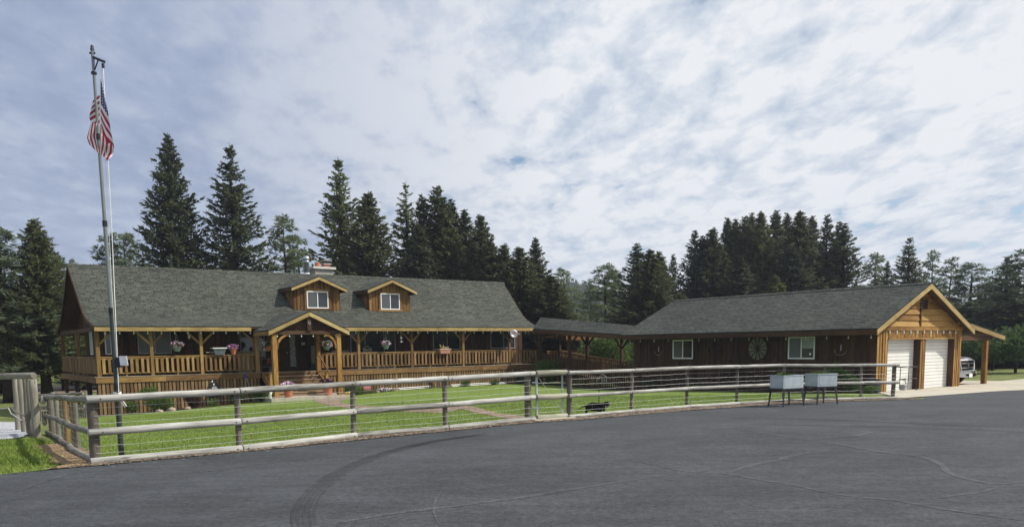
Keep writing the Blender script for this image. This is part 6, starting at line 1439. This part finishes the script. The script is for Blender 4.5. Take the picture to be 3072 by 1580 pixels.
# ------------------------------------------------------------------ trees
def trunk_mesh(name, H, r0, mat, seed=0):
    rn = random.Random(seed); mb = MB(); pts = []; rr = []
    for i in range(9):
        t = i / 8; pts.append((rn.uniform(-.05, .05) * (0 < i < 8), rn.uniform(-.05, .05) * (0 < i < 8), -.6 + (H + .3) * t)); rr.append(r0 * (1 - t) ** .8 + .015 + (.35 * r0 if i == 0 else 0))
    mb.tube(pts, rr, 9); return mb.mesh(name, mat, True)
def spruce_crown(seed, R=4.0, H=20., z0=1.0, dens=1., gap=0., tip=.9, droop=.18, power=.78, up=.25, needle=1., nbr=7, twin=None):
    rn = random.Random(seed); mb = MB(); V = Vector
    def prof(t):
        q = min(1., t) ** power
        return R * q * (1 - .18 * max(0, (t - .88) / .12) ** 1.5) + .10
    axes = [(0., 0., H, 1.)] + (twin or [])
    for ax, ay, HH, rs in axes:
        z = HH - .45
        # leader
        for k in range(14): mb.kite(V((ax, ay, HH - .12 - .085 * k)), V((rn.uniform(-.5, .5), rn.uniform(-.5, .5), .9)).normalized(), V((rn.uniform(-1, 1), rn.uniform(-1, 1), 0)).normalized(), .13 + .012 * k, .03)
        while z > z0:
            t = (HH - z) / (HH - z0); sp = (.24 + .26 * t) / dens; n = max(4, int(nbr * (.75 + .5 * t))); a0 = rn.uniform(0, 6.28)
            if rn.random() < gap * .4: z -= sp; continue
            for b in range(n):
                if rn.random() < gap: continue
                th = a0 + 6.283 * b / n + rn.uniform(-.35, .35); L = prof(t) * rs * rn.uniform(.70, 1.12) * (1 if rn.random() > .12 else 1.18); zz_ = z + rn.uniform(-.2, .2)
                dirh = V((math.cos(th), math.sin(th), 0)); sd = V((-math.sin(th), math.cos(th), 0))
                ang = up * (1 - t) * 1.7 - droop * t; k = max(3, int(L / .22)); p = V((ax, ay, zz_)); prev = p
                for i in range(1, k + 1):
                    s = i / k; rise = ang * L * s - (.55 * droop + .12) * L * math.sin(s * 2.4) * .5 + .22 * L * s * s * s * (0.3 + tip * .5)
                    q = V((ax, ay, zz_ + rise)) + dirh * (L * s); d = (q - prev).normalized()
                    # twig sprays each side, shorter near the tip
                    tl = min(.36 + .11 * L * (1 - s * .55), .07 + .40 * L) * rn.uniform(.75, 1.25) * needle
                    for sg in (-1, 1):
                        dd = (d * rn.uniform(.55, 1.0) + sd * sg * rn.uniform(.6, 1.0) + V((0, 0, rn.uniform(-.55, .12)))).normalized()
                        wv = dd.cross(V((rn.uniform(-.5, .5), rn.uniform(-.5, .5), 1))).normalized(); mb.kite(prev + (q - prev) * rn.random(), dd, wv, tl, (.10 + .05 * rn.random()) * min(1, .4 + L))
                    dd = (d * .8 + V((rn.uniform(-.3, .3), rn.uniform(-.3, .3), rn.uniform(-.1, .75)))).normalized(); mb.kite(prev, dd, dd.cross(sd + V((0, 0, rn.uniform(-.6, .6)))).normalized(), tl * .75, min(.08, .02 + .1 * L))
                    if s > .2:
                        dd = (V((0, 0, -1)) + d * rn.uniform(0, .6) + sd * rn.uniform(-.3, .3)).normalized(); mb.kite(q, dd, sd, min(rn.uniform(.2, .42), .05 + .4 * L) * needle, .07)
                    if i == k:
                        mb.kite(prev, (d + V((0, 0, .25))).normalized(), sd, min(.55, .10 + .5 * L) * needle, min(.12, .03 + .12 * L)); mb.kite(prev, d, V((0, 0, 1)), min(.45, .08 + .45 * L) * needle, min(.08, .03 + .08 * L))
                    prev = q
            z -= sp
    return mb
def pine_crown(seed, R=2.3, H=16., z0=2.5, n=120, dens=26):
    rn = random.Random(seed); mb = MB(); V = Vector; wd_ = MB()
    for i in range(n):
        t = (i + rn.random()) / n; z = H - .2 - (H - z0) * t; L = R * (.10 + .95 * min(1, t * 1.25) ** .85) * rn.uniform(.45, 1.15) + .1; th = rn.uniform(0, 6.283)
        dirh = V((math.cos(th), math.sin(th), 0)); e = V((0, 0, z)) + dirh * L + V((0, 0, L * rn.uniform(.05, .5))); b0 = V((0, 0, z))
        wd_.tube([b0, e], [.03, .012], 3, False)
        for c, rr in ((1., .42), (.72, .36), (.45, .3)):
            if c < 1 and L < .8: continue
            cc = b0 + (e - b0) * c; rr *= rn.uniform(.8, 1.25)
            for j in range(int(dens * (1 if c == 1 else .6))):
                v = V((rn.gauss(0, 1), rn.gauss(0, 1), rn.gauss(0, 1) * .7 + .25)).normalized(); mb.kite(cc + v * rr * .15, v, v.cross(V((rn.uniform(-1, 1), rn.uniform(-1, 1), rn.uniform(-1, 1)))).normalized(), rr * rn.uniform(.6, 1.1), .05)
    return mb, wd_
protos = {}
def add_proto(key, mbs, H, r0, mat, seed, extra=None):
    protos[key] = (mbs.mesh('crown', mat), trunk_mesh('trunk', H * .96, r0, M['bark'], seed), H, extra)
add_proto('sA', spruce_crown(1, 4.3, dens=1.25, power=1.02, up=.30, droop=.10, nbr=8), 20, .32, M['spruce'], 1)
add_proto('sB', spruce_crown(2, 4.2, dens=1.05, gap=.06, power=1.0, up=.20, droop=.20, nbr=7, tip=1.4), 20, .32, M['spruce'], 2)
add_proto('sC', spruce_crown(3, 3.5, dens=1.0, gap=.08, power=.98, up=.30, droop=.14, nbr=7, tip=1.6), 20, .28, M['sprucedark'], 3)
add_proto('sD', spruce_crown(4, 3.7, dens=1.3, power=.95, up=.45, droop=.02, nbr=8, needle=1.1), 20, .3, M['sprucebrown'], 4)
add_proto('sE', spruce_crown(5, 3.0, dens=.95, gap=.14, power=.95, up=.28, droop=.12, nbr=6, tip=1.6), 20, .26, M['spruce'], 5)
add_proto('sF', spruce_crown(6, 2.9, dens=1.2, power=.92, up=.40, droop=.04, nbr=8), 20, .28, M['sprucedark'], 6)
add_proto('sG', spruce_crown(7, 3.3, dens=1.15, power=.88, up=.38, droop=.05, nbr=7, twin=[(.9, .3, 19.3, .8), (-.8, .4, 18.6, .75)]), 20, .28, M['spruce'], 7)
add_proto('sH', spruce_crown(8, 4.6, z0=3.6, dens=1.3, power=.86, up=.22, droop=.14, nbr=9), 20, .42, M['spruce'], 8)
for k_, sd_, R_ in (('pA', 11, 2.3), ('pB', 12, 1.9), ('pC', 13, 2.8)):
    a, b = pine_crown(sd_, R_, n=110 if k_ != 'pC' else 140, dens=24); protos[k_] = (a.mesh('crown', M['pine']), trunk_mesh('trunk', 15.4, .2, M['bark'], sd_), 16, b.mesh('limbs', M['bark']))
def tree(key, x, y, depth, hw, label, nm=None, group='conifers behind the buildings', grow=1.34):
    """x,y: tip of the tree in the 2576 px wide preview; hw: crown radius in metres"""
    cm, tm, H, ex = protos[key]; tp_ = at_depth(x * DS, y * DS, depth); z0 = gz(tp_.x, tp_.y); hgt = tp_.z - z0
    Rp = {'sA': 4.3, 'sB': 4.2, 'sC': 3.5, 'sD': 3.7, 'sE': 3., 'sF': 2.9, 'sG': 3.3, 'sH': 4.6, 'pA': 2.3, 'pB': 1.9, 'pC': 2.8}[key]
    nm = nm or ('pine_tree' if key[0] == 'p' else 'spruce_tree')
    o = thing(nm, label, 'pine tree' if key[0] == 'p' else 'spruce tree', (tp_.x, tp_.y, z0), ru(0, 6.28), group)
    sc = (hw * grow / Rp, hw * grow / Rp, hgt / H)
    for m_, n_ in ((tm, 'trunk'), (cm, 'crown')) + (((ex, 'limbs'),) if ex else ()):
        c = bpy.data.objects.new(n_, m_); COL.objects.link(c); c.parent = o; c.scale = sc
    return o
T_ = [
 ('sH', 84, 546, 52, 2.75, 'large blue-green spruce with visible trunk on the left edge, beyond the tall posts'),
 ('pC', 138, 640, 66, 2.2, 'pine shoulder showing just right of the large left spruce'),
 ('sD', 196, 705, 66, 2.3, 'spruce seen only under the left end of the porch roof'),
 ('sD', -28, 690, 62, 2.6, 'dark spruce cut by the left edge behind the post row'),
 ('pC', 8, 655, 60, 1.9, 'pine at the extreme left edge behind the large left spruce'),
 ('pB', -12, 570, 50, 2.2, 'pine branch tips poking in at the left edge high above the gate'),
 ('pB', 186, 652, 120, 1.8, 'tiny distant pine tip above the left end of the house ridge'),
 ('pA', 276, 586, 72, 2.3, 'slim pine directly behind the flagpole'),
 ('pB', 309, 584, 76, 2.3, 'slim pine between the flagpole and the tallest spruce'),
 ('sA', 421, 332, 70, 4.5, 'tallest spruce, a dense cone rising over the left half of the house roof'),
 ('sB', 577, 358, 70, 4.7, 'second tallest spruce with layered open boughs, right of the tallest one'),
 ('pC', 712, 542, 76, 3.0, 'light green pine between the second tallest spruce and the stove pipe'),
 ('pA', 748, 592, 80, 2.2, 'smaller light pine just left of the stove pipe'),
 ('sB', 850, 392, 72, 4.0, 'tall layered spruce rising right behind the chimney'),
 ('sD', 926, 478, 68, 3.9, 'broad brownish spruce with a heavy cone-laden crown right of the chimney'),
 ('sE', 1020, 455, 72, 3.0, 'thin open spruce with bare gaps, right of the brownish broad spruce'),
 ('sG', 1098, 465, 70, 3.4, 'spruce with three tips above the right dormer side of the ridge'),
 ('sF', 1052, 560, 66, 2.6, 'dark spruce filling between the thin open spruce and the three-tipped one'),
 ('sF', 1135, 500, 74, 2.9, 'slim dark spruce just right of the three-tipped spruce'),
 ('sF', 1168, 524, 74, 2.8, 'pointed dark spruce left of the stepped spruce row'),
 ('sD', 1208, 536, 68, 3.0, 'dense pointed spruce above the right part of the house ridge'),
 ('sF', 1232, 600, 66, 2.6, 'short dark spruce tucked right of the dense pointed spruce'),
 ('sD', 1268, 610, 66, 2.8, 'green-topped rounded spruce above the right end of the ridge'),
 ('sD', 1306, 618, 62, 3.2, 'bushy yellow-green spruce beyond the right rake of the house roof'),
 ('sA', 1347, 594, 70, 2.9, 'pointed spruce standing out at the right end of the house tree row'),
 ('sD', 1385, 690, 60, 3.0, 'low bushy spruce above the walkway roof'),
 ('pB', 1418, 674, 92, 2.0, 'slim distant pine above the walkway roof'),
 ('sF', 1418, 745, 74, 2.6, 'dark low spruce below the slim distant pine'),
 ('pA', 1450, 726, 110, 1.7, 'hazy small pine left of the gap showing the far hill'),
 ('pA', 1486, 712, 96, 1.6, 'hazy small pine right of the gap showing the far hill'),
 ('pC', 1522, 664, 84, 2.8, 'tall light pine left of the dark layered spruce in the middle'),
 ('pC', 1545, 682, 88, 2.7, 'second light pine close left of the dark layered spruce in the middle'),
 ('sD', 1500, 820, 62, 2.4, 'short olive spruce just above the walkway roof ridge'),
 ('sC', 1602, 610, 72, 3.6, 'dark layered spruce left of the garage ridge'),
 ('sD', 1636, 624, 68, 3.0, 'dense olive spruce left of the garage ridge end'),
 ('sG', 1658, 630, 72, 2.7, 'spruce with twin tips behind the dense olive spruce'),
 ('sC', 1694, 637, 78, 1.9, 'narrow spindly spruce alone above the left end of the garage ridge'),
 ('sD', 1712, 735, 62, 2.2, 'small olive spruce top peeking over the left end of the garage ridge'),
 ('sC', 1748, 577, 80, 3.2, 'leftmost slender spruce of the large grove behind the garage'),
 ('sF', 1768, 592, 76, 2.5, 'dark narrow spruce second from the left in the grove behind the garage'),
 ('sD', 1793, 570, 76, 3.2, 'broad olive spruce at the left of the grove behind the garage'),
 ('sF', 1831, 545, 82, 2.5, 'slim spruce with the first high tip of the grove'),
 ('sF', 1851, 548, 84, 2.4, 'slim spruce just right of the first high tip of the grove'),
 ('sG', 1874, 541, 80, 2.9, 'many-tipped spruce left of the grove centre'),
 ('sF', 1891, 534, 84, 2.6, 'dark spruce rising just left of the grove centre'),
 ('sD', 1915, 529, 78, 3.0, 'olive green spruce at the grove centre'),
 ('sF', 1953, 527, 82, 3.0, 'dark spruce with the sharpest tip at the grove centre'),
 ('sF', 1981, 533, 86, 2.6, 'slim spruce behind the right half of the grove'),
 ('sD', 2013, 526, 76, 3.3, 'large olive spruce in the right half of the grove'),
 ('sF', 2043, 541, 82, 2.7, 'dark spruce right of the large olive spruce'),
 ('sD', 1950, 690, 66, 2.4, 'short olive spruce in front of the grove over the garage ridge'),
 ('sF', 1860, 640, 72, 3.0, 'shorter dark spruce in the front row of the grove, left part'),
 ('sF', 1990, 620, 72, 3.0, 'shorter dark spruce in the front row of the grove, right part'),
 ('sC', 2082, 538, 78, 3.0, 'open dark spruce near the right edge of the grove'),
 ('sC', 2111, 555, 80, 3.0, 'slender double spruce at the right edge of the grove'),
 ('sC', 2125, 558, 76, 3.7, 'rightmost spruce of the grove with boughs sweeping down to the right'),
 ('pC', 2204, 637, 100, 2.8, 'thin-topped pine between the grove and the single dark spruce'),
 ('sC', 2233, 654, 88, 2.0, 'small dark spruce left of the single dark spruce'),
 ('sB', 2289, 592, 84, 3.3, 'single dark spruce standing clear above the garage gable'),
 ('pA', 2348, 630, 100, 1.9, 'slim pine directly above the garage gable apex'),
 ('pA', 2394, 647, 100, 1.9, 'slim pine just right of the garage gable apex'),
 ('pC', 2446, 661, 84, 3.3, 'pine with ragged top above the carport'),
 ('pA', 2480, 712, 84, 2.8, 'short pine right of the ragged pine above the carport'),
 ('sC', 2536, 646, 72, 3.4, 'dark spruce near the right edge of the photo'),
 ('pC', 2590, 622, 66, 3.4, 'reddish twigged pine leaning in at the right edge'),
 ('sF', 2440, 760, 76, 3.6, 'dark low spruce right of the carport roof'),
 ('sF', 2500, 770, 70, 3.8, 'dark low spruce left of the right edge spruce'),
 ('sF', 2565, 760, 64, 3.8, 'dark low spruce in the right edge corner'),
 ('sF', 2395, 745, 88, 3.2, 'dark low spruce just right of the garage gable'),
 ('sC', 2468, 742, 80, 2.8, 'dark pointed spruce between the ragged pine and the short pine'),
 ('sC', 2412, 800, 74, 2.8, 'low pointed spruce behind the carport roof'),
 ('sF', 2515, 725, 86, 3.0, 'pointed dark spruce just left of the right edge spruce'),
 ('sE', 2556, 705, 78, 3.0, 'thin open spruce at the right edge'),
]
for t_ in T_: tree(*t_)
# leafy trees and shrubs
def leafy(x, y, depth, R, label, mat='leaf', lobes=9, n=5200, ls=.2, zc=.62, nm='leafy_tree'):
    tp_ = at_depth(x * DS, y * DS, depth); z0 = gz(tp_.x, tp_.y); h_ = tp_.z - z0
    o = thing(nm, label, 'tree', (tp_.x, tp_.y, z0), 0)
    mb = MB(); rz = h_ * (1 - zc) / 1.0 + .15 * h_; clump(mb, (0, 0, h_ * zc), R, R, rz * .85, n, ls, .6, .1, .35, lobes); mb.build('crown', M[mat], o, fix=False)
    mb = MB(); mb.tube([(0, 0, -.3), (.05, 0, h_ * .4), (0, .05, h_ * .9)], [.10, .07, .02], 7)
    for k in range(7): a = ru(0, 6.28); mb.tube([(0, 0, h_ * .3), (R * .4 * math.cos(a), R * .4 * math.sin(a), h_ * .55), (R * .7 * math.cos(a), R * .7 * math.sin(a), h_ * .8)], [.05, .03, .01], 5)
    mb.build('trunk', M['bark'], o); return o
leafy(1528, 838, 52, 2.1, 'leafy light green young tree behind the walkway ramp railing', n=6000, ls=.17, zc=.55)
leafy(1478, 866, 58, 1.6, 'leafy bush-like tree further left behind the walkway posts', n=2500)
leafy(1580, 862, 56, 1.3, 'small dark leafy tree beside the garage rear corner', 'shrubdark', n=2500)
leafy(2385, 868, 62, 2.4, 'leafy green tree behind the pickup truck under the carport roof', 'shrubdark', n=4500, ls=.22)
leafy(2440, 850, 66, 3.2, 'dark leafy tree beyond the carport post', 'shrubdark', n=5000, ls=.25)
leafy(2500, 840, 58, 3.2, 'dark leafy tree right of the carport', 'shrubdark', n=5500, ls=.25)
leafy(2560, 826, 52, 3.0, 'leafy green tree at the right edge of the photo', 'shrubdark', n=5500, ls=.25)
leafy(2330, 880, 70, 3.0, 'dark leafy tree hidden behind the garage and truck', 'shrubdark', n=3500, ls=.25)
# far dark tree line closing the gaps
def hill():
    mb = MB(); n = 80; m_ = 14
    for j in range(m_ + 1):
        for i in range(n + 1):
            x = -900 + 1800 * i / n; t = j / m_; y = 330 + 420 * t; pk_ = 26 * math.exp(-((x - 22) / 60) ** 2) + 14 * math.exp(-((x + 120) / 160) ** 2) + 8 * math.exp(-((x - 250) / 200) ** 2)
            z = -1.5 + pk_ * math.sin(math.pi * min(1, t * 1.0)) ** 1.0 * 1.0; mb.v.append((x, y, z))
    for j in range(m_):
        for i in range(n): a = j * (n + 1) + i; mb.f.append((a, a + 1, a + n + 2, a + n + 1)); mb.uv += [(0, 0)] * 4
    return mb
hl = hill().build('hill', M['sprucedark'], fix=False, smooth=True); tag(hl, kind='structure')
mb = MB(); rn = random.Random(5)
for i in range(5200):
    x = rn.uniform(-420, 420) if i % 3 else rn.uniform(-60, 110); t = rn.uniform(0.02, .62); y = 330 + 420 * t
    pk_ = 26 * math.exp(-((x - 22) / 60) ** 2) + 14 * math.exp(-((x + 120) / 160) ** 2) + 8 * math.exp(-((x - 250) / 200) ** 2); z = -1.5 + pk_ * math.sin(math.pi * t)
    h_ = rn.uniform(6, 13); r_ = h_ * rn.uniform(.13, .2); a0 = rn.uniform(0, 2)
    for k in range(3):
        zb = z + h_ * (.05 + .28 * k); zt_ = min(z + h_, zb + h_ * .5); rr = r_ * (1 - .27 * k); b = len(mb.v); q = 5
        for j in range(q): a = a0 + k + 6.283 * j / q; mb.v.append((x + rr * math.cos(a) * rn.uniform(.7, 1.2), y + rr * math.sin(a), zb + rn.uniform(-.5, .5)))
        mb.v.append((x, y, zt_))
        for j in range(q): mb.f.append((b + j, b + (j + 1) % q, b + q)); mb.uv += [(0, 0)] * 3
tag(mb.build('far_forest', M['sprucedark'], fix=False), 'far conifer forest covering the low hill between the house trees and the garage trees', 'forest', kind='stuff')
# mid-distance row of conifers that reads as one dark mass behind everything
mb = MB(); rn = random.Random(9)
for i in range(900):
    x = rn.uniform(-110, 150); y = rn.uniform(115, 165); z = -1.1
    if 3 < x < 22: h_ = rn.uniform(4.5, 7)
    else: h_ = rn.uniform(6.5, 11.5)
    r_ = h_ * .24; k = 0; zz2 = z + h_
    while zz2 > z + .4:
        rr = r_ * (z + h_ - zz2) / h_ + .1
        for j in range(6):
            a = rn.uniform(0, 6.283); d = Vector((math.cos(a), math.sin(a), rn.uniform(-.3, .3))).normalized(); mb.kite(Vector((x, y, zz2)), d, d.cross(Vector((rn.uniform(-.4, .4), 0, 1))).normalized(), rr * rn.uniform(.8, 1.25), .4)
        zz2 -= .42
tag(mb.build('background_wood', M['sprucedark'], fix=False), 'distant dark conifer wood reading as one mass low behind the house and garage', 'forest', kind='stuff')

# ------------------------------------------------------------------ air
mb = MB(); mb.box(-1600, -320, -4, 1600, 2600, 60)
hz = mb.build('haze', None); tag(hz, kind='stuff', label='thin pale air that softens the far hill', cat='haze')
hm = bpy.data.materials.new('haze'); hm.use_nodes = True; hn = hm.node_tree; hn.nodes.clear(); ho = hn.nodes.new('ShaderNodeOutputMaterial'); hv = hn.nodes.new('ShaderNodeVolumePrincipled')
hv.inputs['Color'].default_value = (.80, .88, 1, 1); hv.inputs['Density'].default_value = .0004; hv.inputs['Anisotropy'].default_value = .2; hn.links.new(hv.outputs[0], ho.inputs['Volume']); hz.data.materials.append(hm)
